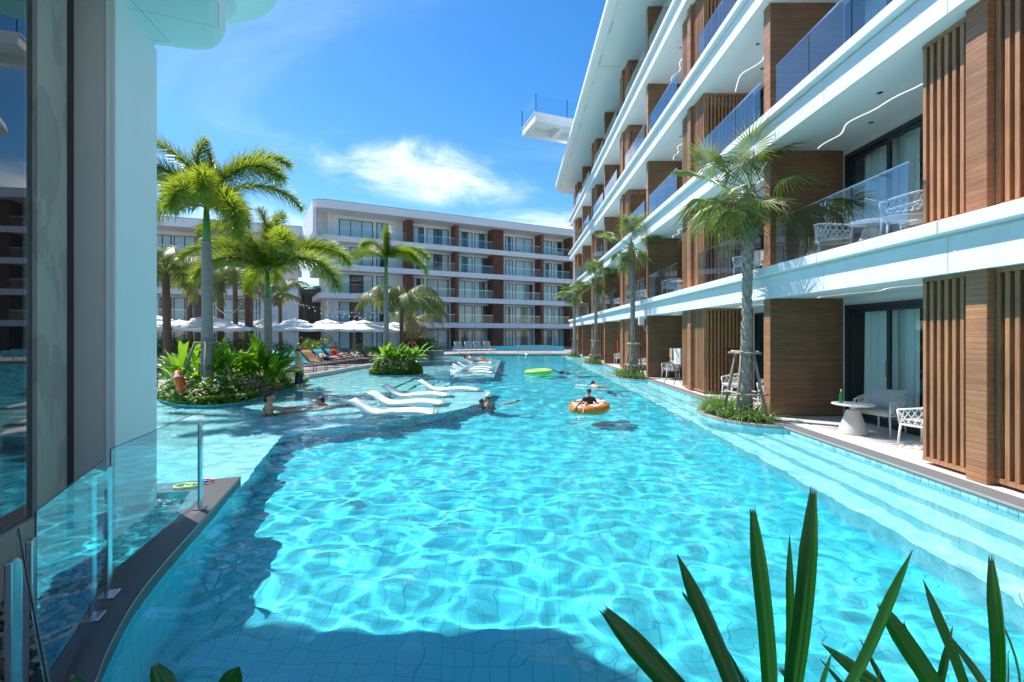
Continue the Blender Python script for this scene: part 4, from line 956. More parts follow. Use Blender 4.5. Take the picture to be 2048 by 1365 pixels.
def in1(r):
    x, y = r.uniform(min(xs_) - .1, max(xs_) + .1), r.uniform(min(ys_) - .1, max(ys_) + .1)
    q = dist1(x, y)
    if not inpoly(x, y, isl2):
        if q > .10: return None
        q = .04
    return (x, y) if q > .03 and r.random() < (1.6 - .6 * min(q, 2)) else None
h1 = lambda x, y: .16 + .54 * min(1, (dist1(x, y) * (1 if inpoly(x, y, isl2) else 0) + .03) / .45) ** .6 * (.8 + .25 * math.sin(3.1 * x + 1.3 * y) * math.sin(2.3 * y))
cover('ground_cover', 'white-flowering ground cover filling the large planter under the two foxtail palms', 'ground cover', in1, 30000, h1, 3, ['leaf_cover', 'petal_white', 'petal_pink'], .058, (.055, lambda x, y: .7 if math.hypot(x + 7.9, y - 14.9) < .95 else .02))
for i, (px, py, n, s) in enumerate([(536, 760, 22, 1.15), (556, 752, 16, 1.0), (548, 770, 12, .75), (512, 765, 16, 1.0), (440, 772, 14, 1.0), (455, 758, 15, 1.05), (478, 750, 14, .95), (395, 772, 13, .95), (355, 785, 12, .95), (425, 752, 12, 1.0), (373, 765, 11, .9)]):
    yy = {0: 15.2, 1: 15.8, 2: 15.4, 3: 15.0, 4: 14.0, 5: 14.6, 6: 15.0, 7: 13.8, 8: 13.5, 9: 14.8, 10: 14.6}[i]
    broad_plant(((px - VX) * yy / FOC, yy, .35), int(n * 1.3), s * 1.12, ['broad-leaved plant with upright glossy leaves, tallest clump at the foot of the middle-sized palm', 'broad-leaved plant between the middle-sized palm and the standing man', 'small broad-leaved plant in front of the tallest leafy clump', 'broad-leaved plant left of the tallest leafy clump, over pink ground cover', 'broad-leaved plant right of the tallest palm at the water side', 'broad-leaved plant just right of the tallest palm trunk', 'broad-leaved plant midway between the two foxtail palms', 'broad-leaved plant in front of the tallest palm trunk', 'broad-leaved plant leaning over the life ring', 'broad-leaved plant behind the tallest palm trunk', 'broad-leaved plant between the life ring and the tallest palm'][i], 100 + i)
# stakes of the tall palm
st = thing('stake_support', 'grey wooden stakes leaning on the tallest foxtail palm', 'stakes', (p1.x, p1.y, .1))
for i in range(4):
    a = .5 + i * PI / 2; MB().tube([(.75 * math.cos(a), .75 * math.sin(a), 0), (.26 * math.cos(a), .26 * math.sin(a), 1.55)], [.045, .035], 7).obj('stake', 'trunk_grey', st, True, False)
MB().torus((0, 0, 1.52), .26, .03, 24, 6).obj('lashing', 'trunk_grey', st, True, False)
# planter island two
c2 = at(767, 752); i2 = [(c2.x + .35 + 1.25 * math.cos(t), c2.y + .9 + .95 * math.sin(t)) for t in np.linspace(0, 2 * PI, 28)[:-1]]
island(i2); dist2 = edged(i2)
def in2(r):
    x, y = c2.x + .35 + r.uniform(-1.25, 1.25), c2.y + .9 + r.uniform(-.95, .95)
    return (x, y) if inpoly(x, y, i2) and dist2(x, y) > .01 else None
cover('ground_cover', 'white-flowering ground cover in the small round planter', 'ground cover', in2, 12000, lambda x, y: .12 + .62 * min(1, dist2(x, y) / .35) ** .6 * (.85 + .2 * math.sin(4 * x + 2 * y)), 5, ['leaf_cover', 'petal_white', 'petal_pink'], .062, (.06, lambda x, y: .02))
for i in range(9):
    a = i * 2.399; q = .28 + .09 * i
    broad_plant((c2.x + .35 + min(q, .8) * math.cos(a), c2.y + 1.1 + .45 * min(q, .8) * math.sin(a), .52), 15, .85, 'yellow-green broad-leaved plant in the small round planter', 200 + i, 'yellow-green plants in the small planter')
# hedges, shrubs and small plants round the deck
def shrub(px, y, w_, h, label, seed, m='leaf_hedge', n=1500, z0=.13, size=.07, group='shrubs round the sun deck'):
    r = random.Random(seed); x = (px - VX) * y / FOC; root = thing('shrub', label, 'shrub', (x, y, z0), group); b = MB()
    lobes = [(r.uniform(-.5, .5) * w_, r.uniform(-.35, .35) * w_, h * r.uniform(.35, .7), r.uniform(.28, .5) * min(w_, h * 1.3)) for _ in range(7)]
    for i in range(n):
        c = r.choice(lobes); d = Vector((r.gauss(0, 1), r.gauss(0, 1), r.gauss(0, 1))).normalized(); p = Vector(c[:3]) + d * c[3] * (.72 + .3 * r.random())
        if p.z < .02: continue
        a = Vector((r.gauss(0, 1), r.gauss(0, 1), r.gauss(0, .6) + .3)).normalized(); sd = a.cross(d); sd = sd.normalized() if sd.length > .01 else a.orthogonal(); s = size * r.uniform(.6, 1.4)
        b.add([p - a * s, p + sd * s * .4, p + a * s, p - sd * s * .4], [(0, 1, 2, 3)])
    b.obj('foliage', m, root, False, False)
    b = MB()
    for i in range(4): b.tube([(0, 0, 0), Vector(lobes[i][:3]) * .9], [.025, .01], 5)
    b.obj('stem', 'trunk_brown', root, True, False); return root
shrub(338, 24, 1.7, 1.7, 'leafy green shrub beside the white lobby wall behind the loungers', 1)
shrub(372, 25, 1.3, 1.6, 'shrub with red leaf tips between green shrubs behind the loungers', 2, 'leaf_redtip', 700)
shrub(392, 25.5, 1.6, 1.6, 'green shrub just left of the tallest palm trunk behind the loungers', 3)
shrub(452, 28, 2.0, 1.5, 'loose olive shrub between the palm trunks behind the loungers', 4, 'leaf_hedge', 1700)
shrub(485, 30, 2.0, 1.2, 'low pale shrub in the bed behind the loungers', 5, 'leaf_cover', 1500)
shrub(540, 29, 2.2, 1.3, 'dark low shrub behind the middle-sized foxtail palm', 6)
shrub(636, 32, 1.9, 1.6, 'yellow-green shrub under the row of parasols', 7, 'leaf_cover', 1600)
shrub(668, 33, 1.3, 1.0, 'small pale shrub under the parasols', 8, 'leaf_cover', 900)
shrub(740, 34, 1.8, 1.0, 'low shrub behind the small round planter', 9, 'leaf_cover', 1100)
for i, (px, w_, h) in enumerate(((842, 1.7, 1.1), (862, 1.6, 1.0), (822, 1.3, .9))):
    shrub(px, 37.6, w_, h, ['dense dark green shrub in the raised bed by the life ring', 'round dark green shrub at the end of the raised bed', 'grassy green shrub behind the life ring'][i], 20 + i, 'leaf_hedge', 1300, .5)
for i, px in enumerate((822, 836)):
    r = random.Random(i + 3); x = (px - VX) * 38.6 / FOC; root = thing('red_plant', ['red-leaved spiky plant in the raised bed, just above the life ring', 'red-leaved spiky plant between the life ring and the dark shrubs'][i], 'plant', (x, 38.6, .5), 'red-leaved plants in the raised bed'); b = MB()
    for k in range(60): strap(b, (r.uniform(-.1, .1), r.uniform(-.1, .1), r.uniform(.3, 1.1)), r.uniform(0, 6.28), r.uniform(.4, .7), r.uniform(.3, 1.3), .04, 1.3, r)
    b.obj('foliage', 'leaf_redtip', root, False, False); MB().tube([(0, 0, 0), (0, 0, 1.2)], .03, 6).obj('stem', 'trunk_brown', root, True, False)
rb = tag(MB().prism([(-9.6, 36.6), (-6.2, 37.6), (-5.6, 38.6), (-6.0, 39.4), (-9.8, 39.4)], .1, .55).obj('raised_bed', 'concrete'), 'low grey raised bed wall holding dark shrubs by the life ring', 'planter')
# feathery trees behind the concrete block
for i, (px, y, h, w_) in enumerate(((600, 74, 10.6, 2.6), (630, 76, 11.0, 3.0), (650, 80, 10.2, 2.6), (545, 72, 9.6, 3.2))):
    r = random.Random(300 + i); x = (px - VX) * y / FOC; root = thing('pine_tree', ['feathery dark tree rising behind the green roof', 'taller feathery dark tree right of the green roof', 'feathery tree half behind the far block', 'feathery dark tree behind the palms'][i], 'tree', (x, y, -1.7))
    MB().tube([(0, 0, 0), (.2, 0, h * .5), (0, 0, h * .95)], [.25, .16, .03], 8).obj('trunk', 'trunk_brown', root, True, False); b = MB()
    for k in range(2600):
        z = h * r.uniform(.45, 1.0); q = w_ * (1.15 - z / h) * 1.3 * r.random() ** .6 + .15; a = r.uniform(0, 6.28); p = Vector((q * math.cos(a), q * math.sin(a), z + r.uniform(-.2, .3)))
        strip_leaf(b, p, Vector((math.cos(a) * .4 + r.uniform(-.5, .5), math.sin(a) * .4 + r.uniform(-.5, .5), r.uniform(-.4, .9))), Vector((0, 0, 1)), r.uniform(.3, .6), .03, .3)
    b.obj('crown', 'leaf_pine', root, False, False)
# lady palm right in front of the viewer
def blade(seed, length, width, jag=True):
    r = random.Random(seed); n = 12; rows = []
    for i in range(n + 1):
        t = i / n; wv = width * .9 * (.5 + .58 * min(1, t / .45)) * (1 if t < .8 else (1 - ((t - .8) / .2) ** 1.5 * (.62 if jag else .95))); z = length * t; bow = -(.05 if width > .0135 else .17) * length * math.sin(PI * t * .9)
        rows.append([(-wv, bow + wv * .42, z), (-wv * .55, bow + wv * .12, z), (-wv * .12, bow + .0, z), (0, bow + wv * .10, z), (wv * .12, bow, z), (wv * .55, bow + wv * .12, z), (wv, bow + wv * .42, z)])
    b = MB().sheet(rows); top = rows[-1]
    if jag:
        b.mi = 1
        for i in range(6): b.add([top[i], top[i + 1], ((top[i][0] + top[i + 1][0]) / 2, top[i][1], top[i][2] + length * r.uniform(.015, .045))], [(0, 1, 2)])
    return b.mesh('leaflet', ['lady_palm', 'leaf_tip'], True)
m_, nt_, b_ = newmat('lady_palm'); lk_ = nt_.links
t_ = nd(nt_, 'ShaderNodeTexCoord'); s_ = nd(nt_, 'ShaderNodeSeparateXYZ'); lk_.new(t_.outputs['Object'], s_.inputs[0])
mp_ = nd(nt_, 'ShaderNodeMapping', Scale=(300, 60, 6)); lk_.new(t_.outputs['Object'], mp_.inputs[0]); n_ = nd(nt_, 'ShaderNodeTexNoise', Scale=1.0, Detail=3); lk_.new(mp_.outputs[0], n_.inputs['Vector'])
r_ = nd(nt_, 'ShaderNodeValToRGB'); e_ = r_.color_ramp.elements; e_[0].position = .3; e_[0].color = (.006, .058, .007, 1); e_[1].position = .75; e_[1].color = (.016, .105, .012, 1)
lk_.new(n_.outputs[0], r_.inputs[0]); lk_.new(r_.outputs[0], b_.inputs['Base Color']); b_.inputs['Roughness'].default_value = .28; b_.inputs['Specular IOR Level'].default_value = .55
tl_ = nd(nt_, 'ShaderNodeBsdfTranslucent', Color=(.015, .20, .01, 1)); ms_ = nd(nt_, 'ShaderNodeMixShader', Fac=.3); lk_.new(b_.outputs[0], ms_.inputs[1]); lk_.new(tl_.outputs[0], ms_.inputs[2]); lk_.new(ms_.outputs[0], nt_.nodes['Material Output'].inputs[0])
def lady(name_label, hub, tips, group=None):
    """hub: point, tips: list of (px, py, depth, width, twist)"""
    root = thing('lady_palm', name_label, 'plant', (hub.x, hub.y, .1), group)
    MB().tube([(0, 0, 0), (.02, .02, .4), (0, 0, hub.z - .1)], [.014, .012, .008], 8).obj('stem', 'petiole', root, True, False)
    for i, (px, py, y, wd, tw) in enumerate(tips):
        tip = deep(px, py, y); dv = tip - hub; me = blade(i + int(hub.x * 50), dv.length, wd, i % 2 == 0)
        o = link('leaflet', me, root, (0, 0, hub.z - .1)); z = dv.normalized(); yv = Vector((-.25, 1, .15)); yv = (yv - z * yv.dot(z)).normalized(); xv = yv.cross(z)
        Rm = Matrix((xv, yv, z)).transposed() @ Matrix.Rotation(tw, 3, 'Z'); o.rotation_euler = Rm.to_euler()
    return root
lady('dark green fan palm leaf with tall narrow blades over the near pool corner', deep(1545, 1600, 1.0), [(1208, 1222, .98, .025, .35), (1348, 1106, .95, .020, .25), (1502, 1022, 1.0, .019, -.1), (1572, 1066, 1.04, .015, .2), (1622, 986, .98, .020, -.3), (1815, 1094, .94, .026, .25), (1352, 1188, 1.08, .010, .5), (1660, 1300, 1.05, .016, .8), (1440, 1300, 1.06, .009, .4), (1480, 1345, 1.0, .008, .2), (1740, 1330, 1.02, .012, .5), (1290, 1330, 1.05, .010, .4)])
lady('dark green fan palm leaf with shorter blades beside the taller fan leaf', deep(1985, 1560, 1.05), [(1760, 1210, 1.08, .022, -.2), (1840, 1158, 1.1, .018, .2), (1978, 1120, 1.05, .021, -.1), (1640, 1288, 1.15, .018, .5), (2070, 1220, 1.0, .019, .3), (1950, 1180, 1.2, .008, .6), (2110, 1150, 1.1, .016, .3), (2060, 1290, .98, .015, .2), (1880, 1270, 1.0, .012, .3), (1700, 1345, 1.1, .011, .4), (2015, 1185, 1.15, .007, .3)])
lady('dark green fan palm leaf low behind the two larger leaves', deep(1790, 1620, 1.2), [(1560, 1340, 1.2, .014, .3), (1700, 1270, 1.25, .012, .3), (1790, 1240, 1.25, .013, .1), (1900, 1250, 1.22, .014, -.2), (1990, 1290, 1.2, .012, .4), (1620, 1310, 1.2, .010, .4)])
lady('low dark palm leaf tips just above the pool kerb', deep(390, 1500, 1.05), [(310, 1332, 1.05, .024, .2), (480, 1332, 1.05, .026, -.3), (150, 1352, 1.0, .012, .5)])

# ================================================================== glass fence on the left kerb
fence = thing('glass_fence', 'frameless glass fence with short steel posts on the dark kerb', 'fence', (-2.7, 3.2, .1))
def fpost(p, h=.86, ang=.5):
    u = Vector((math.cos(ang), math.sin(ang), 0)); v = Vector((-u.y, u.x, 0))
    Mx = Matrix(((u.x, v.x, 0, p[0]), (u.y, v.y, 0, p[1]), (0, 0, 1, .1), (0, 0, 0, 1)))
    MB().frame(Mx, lambda t: t.bbox(-.012, .012, -.03, .03, .012, h, .004)).obj('post', 'steel', fence)
    MB().frame(Mx, lambda t: t.bbox(-.05, .05, -.06, .06, 0, .012, .003)).obj('base_plate', 'steel', fence)
fp = [(-3.16, 4.86), (-2.72, 3.24), (-2.60, 2.98), (-2.10, 2.10), (-1.98, 1.9)]
for i, p in enumerate(fp): fpost(p, .86, (.25, .3, .35, .6, .6)[i])
def fpane(a, c, z0=.16, z1=1.07):
    a, c = Vector((*a, 0)), Vector((*c, 0)); t = (c - a).normalized(); s = Vector((-t.y, t.x, 0)) * .006
    MB().prism([tuple((a + s)[:2]), tuple((a - s)[:2]), tuple((c - s)[:2]), tuple((c + s)[:2])], z0, z1).obj('pane', 'pane_fence', fence)
    b = MB(); b.bar((a.x, a.y, z1 + .002), (c.x, c.y, z1 + .002), .004); b.bar((c.x, c.y, z0), (c.x, c.y, z1), .005); b.obj('pane_edge', 'frame_dark', fence)
glass('pane_fence', (.93, .97, .97), 1.55, boost=.08)
fpane((-3.19, 4.96), (-2.74, 3.28)); fpane((-2.58, 3.06), (-2.11, 2.13)); fpane((-1.99, 1.94), (-1.02, 1.06), .16, 1.07)
# toys on the ledge
for i, (px, py, R) in enumerate(((366, 972, .085), (384, 971, .07))):
    p = at(px, py, .12); tag(MB().torus((0, 0, 0), R, .014, 24, 8).obj('dive_ring', 'toy_yellow', smooth=True), ['larger yellow toy ring on the granite ledge', 'smaller yellow toy ring on the granite ledge'][i], 'toy ring').location = p
p = at(405, 966, .115); g_ = thing('swim_goggles', 'red and blue swim goggles lying on the granite ledge', 'goggles', p)
for s in (-1, 1): MB().sphere((s * .035, 0, .018), .026, 10, 6, (1.2, .8, .6)).obj('lens', 'toy_blue', g_, True, False)
MB().tube([(-.06, 0, .02), (-.10, .06, .01), (0, .12, .012), (.10, .06, .01), (.06, 0, .02)], .007, 6).obj('strap', 'toy_red', g_, True, False)

# ================================================================== pool loungers
def pool_lounger():
    root = thing('pool_lounger', 'white', 'lounger', (0, 0, 0), 'white loungers standing in the shallow water')
    prof = [(-1.0, .31), (-.86, .24), (-.70, .13), (-.55, .055), (-.38, .02), (-.15, .03), (.1, .05), (.35, .065), (.55, .058), (.75, .03), (.92, .0), (1.02, -.03)]
    P = smooth_curve([(x, 0, z) for x, z in prof], 3)
    top = [(p.x, p.z) for p in P]; bot = [(p.x + .012, p.z - .055) for p in P]
    b = MB(); wd = .34; c = .02
    loops = []
    for y, s in ((-wd, .35), (-wd + c, 1), (wd - c, 1), (wd, .35)):
        mid = [((a[0] + d_[0]) / 2, (a[1] + d_[1]) / 2) for a, d_ in zip(top, bot)]
        lp = [(m_[0] + (a[0] - m_[0]) * s, y, m_[1] + (a[1] - m_[1]) * s) for a, m_ in zip(top, mid)] + [(m_[0] + (a[0] - m_[0]) * s, y, m_[1] + (a[1] - m_[1]) * s) for a, m_ in zip(bot[::-1], mid[::-1])]
        loops.append(lp)
    b.loft(loops[::-1]); b.obj('seat_shell', 'lounger_white', root, True, False)
    prof2 = [(-.72, .06), (-.5, -.02), (-.2, -.03), (.2, .0), (.5, .02), (.78, -.03), (.72, -.36), (-.62, -.36)]
    MB().loft([[(x, y, z) for x, z in prof2] for y in (.29, -.29)]).obj('base', 'lounger_white', root, False, False)
    return root
pl = pool_lounger()
LG = [(697, 868, 828, 'lounger'), (733, 887, 808.5, ''), (760, 899, 792, ''), (839, 953, 780.6, ''), (911, 979, 746, ''), (904.5, 982, 740.5, ''), (915.5, 985, 736, '')]
LLAB = ['white in-water lounger nearest the pool shelf edge, lowest of the row of three', 'middle white in-water lounger of the row of three', 'white in-water lounger at the far end of the row of three', 'single white in-water lounger beside the underwater steps',
        'white in-water lounger next to the underwater steps in the far row', 'middle white in-water lounger of the far row', 'white in-water lounger of the far row next to the two sunbathers']
for i, (a, c, py, _) in enumerate(LG):
    y = FOC * EYE / (py - VY); x = ((a + c) / 2 - VX) * y / FOC
    wet(place(pl, i == 0, (x, y + .3, .0), .03, LLAB[i]))
y = 31.0; wet(place(pl, False, (((923 + 985) / 2 - VX) * y / FOC, y + .2, 0.0), .03, 'white in-water lounger under the two sunbathing women'))
wet(place(pl, False, ((880 - VX) * 20.6 / FOC, 21.6, 0.02), PI / 2 + .1, 'white in-water lounger turned away, its curved back to the steps'))
wet(place(pl, False, ((905 - VX) * 23.4 / FOC, 24.0, 0.0), PI * .8, 'white in-water lounger turned back to back with the far row'))

# ================================================================== parasols and deck loungers
def parasol():
    root = thing('parasol', 'white', 'parasol', (0, 0, 0), 'white parasols on the sun deck')
    R, zt, ze = 1.95, 2.64, 2.06; n = 8
    def canopy(R, z1, z0, r0):
        rows = []
        for t in (0, .25, .5, .75, 1.0):
            row = []
            for k in range(n * 4 + 1):
                a = 2 * PI * k / (n * 4); fr_ = (k % 4) / 4; sc_ = 1 - .06 * math.sin(PI * fr_); r = (r0 + (R - r0) * t) * sc_
                row.append((r * math.cos(a), r * math.sin(a), z1 + (z0 - z1) * (t ** .92) - .05 * t * math.sin(PI * fr_)))
            rows.append(row)
        drop = [(x * .998, y * .998, z - .13) for x, y, z in rows[-1]]
        return MB().sheet(rows + [drop])
    canopy(R, zt - .12, ze, .32).obj('canopy', 'canvas_white', root, False, False)
    canopy(.72, zt + .03, zt - .16, .03).obj('vent_cap', 'canvas_white', root, False, False)
    MB().tube([(0, 0, 0), (0, 0, zt + .08)], .024, 10).obj('pole', 'white_metal', root, True, False)
    MB().bbox(-.3, .3, -.3, .3, 0, .07, .01).obj('base', 'concrete', root, False, False)
    me = MB().tube([(.03, 0, zt - .12), (R * .97, 0, ze - .02)], .010, 5).mesh('rib', 'white_metal')
    ms = MB().tube([(.03, 0, ze - .25), (R * .5, 0, ze + .19)], .008, 5).mesh('strut', 'white_metal')
    for k in range(n): link('rib', me, root, None, (0, 0, 2 * PI * k / n)); link('strut', ms, root, None, (0, 0, 2 * PI * k / n))
    return root
pp = parasol()
PAR = [(312, 24, 'white parasol half hidden behind the white lobby wall'), (359, 31, 'white parasol behind the red-tipped shrub'), (415, 24, 'white parasol crossing the tallest palm trunk'), (529, 29.5, 'white parasol crossing the middle-sized palm trunk'), (591, 28.5, 'white parasol behind the standing man'), (654, 30, 'white parasol over the sunbather in red'), (708, 33, 'white parasol overlapping its neighbour near the small round planter'), (727, 31.5, 'white parasol at the front of the overlapping pair near the small round planter'), (789, 37, 'white parasol behind the slender palm trunk'), (470, 35, 'white parasol farther back between the two tall palms')]
for i, (px, y, lb) in enumerate(PAR): place(pp, i == 0, ((px - VX) * y / FOC, y, .13), .3 * i, lb)
def deck_lounger(m='sling_grey', fm='sling_grey', back=.75):
    root = thing('deck_lounger', 'x', 'lounger', (0, 0, 0), 'grey loungers on the sun deck')
    b = MB(); 
    for s in (-1, 1): b.bbox(-.95, .95, s * .31 - .02, s * .31 + .02, .29, .33, .006)
    b.bbox(.91, .95, -.29, .29, .29, .33, .006); b.bbox(-.95, -.91, -.29, .29, .29, .33, .006)
    b.obj('frame', fm, root, False, False)
    for x in (-.75, .78):
        for s in (-1, 1): MB().tube([(x, s * .31, .29), (x + .02, s * .31, 0)], .017, 6).obj('leg', fm, root, True, False)
    MB().sheet([[(x, y, .335 - .012 * math.sin(PI * (x + .2) / 1.1)) for x in np.linspace(-.2, .92, 8)] for y in (-.29, 0, .29)]).obj('seat', m, root, True, False)
    c, s_ = math.cos(back), math.sin(back); b = MB()
    for y in (-.3, .3): b.tube([(-.2, y, .34), (-.2 - .78 * c, y, .34 + .78 * s_)], .016, 6)
    b.tube([(-.2 - .78 * c, -.3, .34 + .78 * s_), (-.2 - .78 * c, .3, .34 + .78 * s_)], .016, 6); bo = b.obj('backrest', fm, root, True, False)
    MB().sheet([[(-.2 - q * c, y, .34 + q * s_ - .015 * math.sin(PI * q / .78)) for q in np.linspace(.01, .77, 6)] for y in (-.29, 0, .29)]).obj('sling', m, bo, True, False)
    return root
dl = deck_lounger()
DL = [(-9.95, 21.9, -.35), (-9.85, 23.0, -.32), (-9.8, 24.2, -.3), (-9.7, 25.4, -.3), (-9.6, 26.7, -.25), (-9.3, 28.2, -.2), (-8.9, 29.8, -.15), (-8.4, 31.4, -.1), (-11.9, 17.0, -.5), (-11.8, 18.3, -.5), (-12.0, 19.6, -.5), (-11.6, 20.9, -.5), (-12.5, 15.9, -.5)]
DLAB = ['grey deck lounger at the pool edge behind the standing man', 'second grey deck lounger from the standing man along the pool edge', 'grey deck lounger with the brown striped towel', 'grey deck lounger between the brown towel and the teal towel', 'grey deck lounger of the sunbather in red', 'grey deck lounger next after the sunbather in red', 'grey deck lounger near the small round planter', 'grey deck lounger at the end of the pool edge row',
        'grey deck lounger under the bare-backed sitting man', 'grey deck lounger behind the bare-backed sitting man', 'grey deck lounger in the shade behind the large planter', 'grey deck lounger next to the second palm behind the large planter', 'grey deck lounger beside the white lobby wall']
for i, (x, y, rz) in enumerate(DL): place(dl, i == 0, (x, y, .145), rz, DLAB[i])
dlw = deck_lounger('sling_light', 'white_metal', 1.05)
for i, (px, y) in enumerate(((917, 42.6), (938, 43.2), (956, 43.6), (977, 44.2))):
    place(dlw, i == 0, ((px - VX) * y / FOC, y + .8, .145), -1.1, ['pale sling recliner next to the dark doorway at the far pool end', 'second pale sling recliner at the far pool end', 'third pale sling recliner at the far pool end', 'pale sling recliner nearest the metal barrier at the far pool end'][i], group='pale recliners at the far pool end')
def towel(name, loc, rz, m, label, tilt=.78, w_=.62, l_=1.15, seed=0):
    root = thing(name, label, 'towel', loc, None, rz); r = random.Random(seed); c, s = math.cos(.75), math.sin(.75); rows = []
    path = [(-.2 + .45, .36), (-.2 + .2, .36), (-.2, .362), (-.2 - .3 * c, .36 + .3 * s), (-.2 - .6 * c, .36 + .6 * s), (-.2 - .8 * c, .37 + .8 * s), (-.2 - .86 * c, .33 + .80 * s), (-.2 - .85 * c, .10 + .8 * s)]
    for y in np.linspace(-w_ / 2, w_ / 2, 9): rows.append([(x + .01 * math.sin(y * 20), y, z + .012 * math.sin(y * 17 + x * 5 + seed)) for x, z in path])
    MB().sheet(rows).obj('cloth', m, root, True, False); return root
for i, (k, m, lb) in enumerate(((1, 'towel_teal', 'teal towel over the back of the second lounger from the standing man'), (2, 'towel_brown', 'brown striped towel draped over a lounger back'), (3, 'towel_teal', 'teal towel on the lounger before the sunbather in red'), (0, 'towel_teal', 'teal towel on the lounger behind the standing man'), (4, 'towel_teal', 'teal towel under the sunbather in red'), (12, 'towel_teal', 'teal towel on the lounger beside the white lobby wall'), (10, 'towel_teal', 'teal towel behind the large planter'))):
    x, y, rz = DL[k]; towel('towel', (x, y, .145), rz, m, lb, seed=i)

# ================================================================== balcony furniture
def arm_chair(cushion=True, pillow=False):
    root = thing('armchair', 'x', 'chair', (0, 0, 0), 'woven white armchairs on the balconies')
    # plan of the rail: horseshoe open to +x
    rail = [(.30, -.30), (.05, -.325), (-.16, -.29), (-.28, -.16), (-.31, 0), (-.28, .16), (-.16, .29), (.05, .325), (.30, .30)]
    top = smooth_curve([(x, y, .64 + .05 * max(0, -x) / .31 - .06 * max(0, x) / .3) for x, y in rail], 5); low = smooth_curve([(x * .93, y * .93, .36) for x, y in rail], 5)
    b = MB(); b.tube(top, .016, 6); b.tube(low, .016, 6); b.tube([low[0], low[-1]], .014, 6); b.tube([top[0], low[0]], .016, 6); b.tube([top[-1], low[-1]], .016, 6); b.obj('frame', 'weave_white', root, True, False)
    b = MB(); n = len(top)
    for i in range(0, n - 2, 2):
        b.tube([low[i], top[min(i + 4, n - 1)]], .0085, 4, False); b.tube([top[i], low[min(i + 4, n - 1)]], .0085, 4, False)
    b.obj('lattice', 'weave_white', root, False, False)
    for x, y in ((.27, -.27), (.27, .27), (-.22, -.2), (-.22, .2)): MB().tube([(x, y, .37), (x * 1.12, y * 1.12, 0)], [.02, .011], 7).obj('leg', 'weave_white', root, True, False)
    MB().bbox(-.25, .31, -.27, .27, .365, .43, .02).obj('seat_cushion', 'cushion_grey', root, True, False)
    if pillow:
        rows = []
        for z in np.linspace(-1, 1, 7): rows.append([(.0, 0, 0)] * 0 + [(-.10 + .0 * z, .27 * y * (1 + .06 * abs(z * y)), .60 + .17 * z * (1 + .08 * abs(z * y))) for y in np.linspace(-1, 1, 9)])
        b = MB()
        for s in (-1, 1):
            b.sheet([[(p[0] + s * .06 * math.sqrt(max(0, (1 - (j / 3 - 1) ** 4) * (1 - (i / 4 - 1) ** 4))) - (p[2] - .6) * .35 - .0, p[1], p[2]) for i, p in enumerate(row)] for j, row in enumerate(rows)])
        b.obj('pillow', 'cushion_grey', root, True, False)
    return root
def cone_table():
    root = thing('side_table', 'x', 'table', (0, 0, 0), 'conical white side tables on the balconies')
    MB().lathe([(.235, 0), (.235, .02), (.105, .40), (.10, .41)], 36).obj('base', 'table_stone', root, True, False)
    MB().lathe([(.05, .405), (.05, .50)], 16).obj('neck', 'table_stone', root, True, False)
    MB().lathe([(.30, .50), (.325, .508), (.33, .518), (.32, .525), (0.001, .5255)], 48).obj('table_top', 'weave_white', root, False, False)
    return root
ac = arm_chair(); acp = arm_chair(True, True); ct = cone_table()
tb = at(1706, 867, .1)
place(ct, True, (tb.x, tb.y, .1), 0, 'conical white side table with a green bottle on the patio')
place(acp, True, (6.52, 8.55, .1), PI * 1.12, 'woven white armchair with grey pillow against the patio door')
place(ac, True, (6.35, 7.35, .1), PI * .62, 'woven white armchair behind the slat screen on the bottle patio')
bt = thing('bottle', 'green glass bottle on the conical patio table', 'bottle', (tb.x - .17, tb.y + .06, .627))
MB().lathe([(.03, 0), (.033, .01), (.033, .13), (.028, .155), (.014, .19), (.0125, .235)], 18).obj('glass_body', 'bottle_green', bt, True, False)
MB().lathe([(.0332, .03), (.0335, .031), (.0335, .105), (.0332, .106)], 18).obj('label', 'bottle_green', bt, True, False); MB().lathe([(.0145, .20), (.0145, .25), (.004, .252)], 14).obj('cap', 'bottle_label', bt, True, False)
z1 = ZF[1]
place(ct, False, (6.15, 8.35, z1), 0, 'conical side table on the balcony above the bottle patio')
place(ac, False, (6.1, 9.25, z1), -.6, 'woven armchair beside the wooden partition above the bottle patio'); place(ac, False, (5.98, 7.35, z1), PI * .75, 'woven armchair at the glass rail above the bottle patio'); place(ac, False, (6.65, 7.7, z1), PI, 'woven armchair at the door above the bottle patio')
place(ct, False, (6.2, 9.0, ZF[2]), 0, 'round side table two floors above the bottle patio')
place(ac, False, (6.0, 13.0, .1), PI, 'woven armchair behind the palm stakes on the patio'); place(ac, False, (6.6, 12.2, .1), PI * .9, 'woven armchair at the door behind the palm stakes'); place(ac, False, (6.2, 11.4, .1), PI * 1.1, 'woven armchair next to the wooden partition behind the palm stakes')
place(ac, False, (6.0, 12.3, z1), PI, 'woven armchair on the balcony behind the fan palm crown')
place(acp, False, (6.15, 18.9, .1), PI, 'woven armchair with pillow beside the drying rack'); place(ac, False, (6.2, 28.3, .1), PI, 'woven armchair on the patio two bays beyond the bottle patio')
place(ac, False, (6.0, 18.4, z1), PI * .8, 'woven armchair on the balcony above the drying rack'); place(ct, False, (6.0, 17.6, z1), 0, 'side table on the balcony above the drying rack'); place(ac, False, (6.05, 22.5, z1), PI, 'woven armchair on the balcony behind the second fan palm'); place(ac, False, (6.0, 27.6, z1), PI, 'woven armchair on the balcony beyond the second fan palm'); place(ac, False, (6.05, 22.0, .1), PI, 'woven armchair on the patio behind the second fan palm')
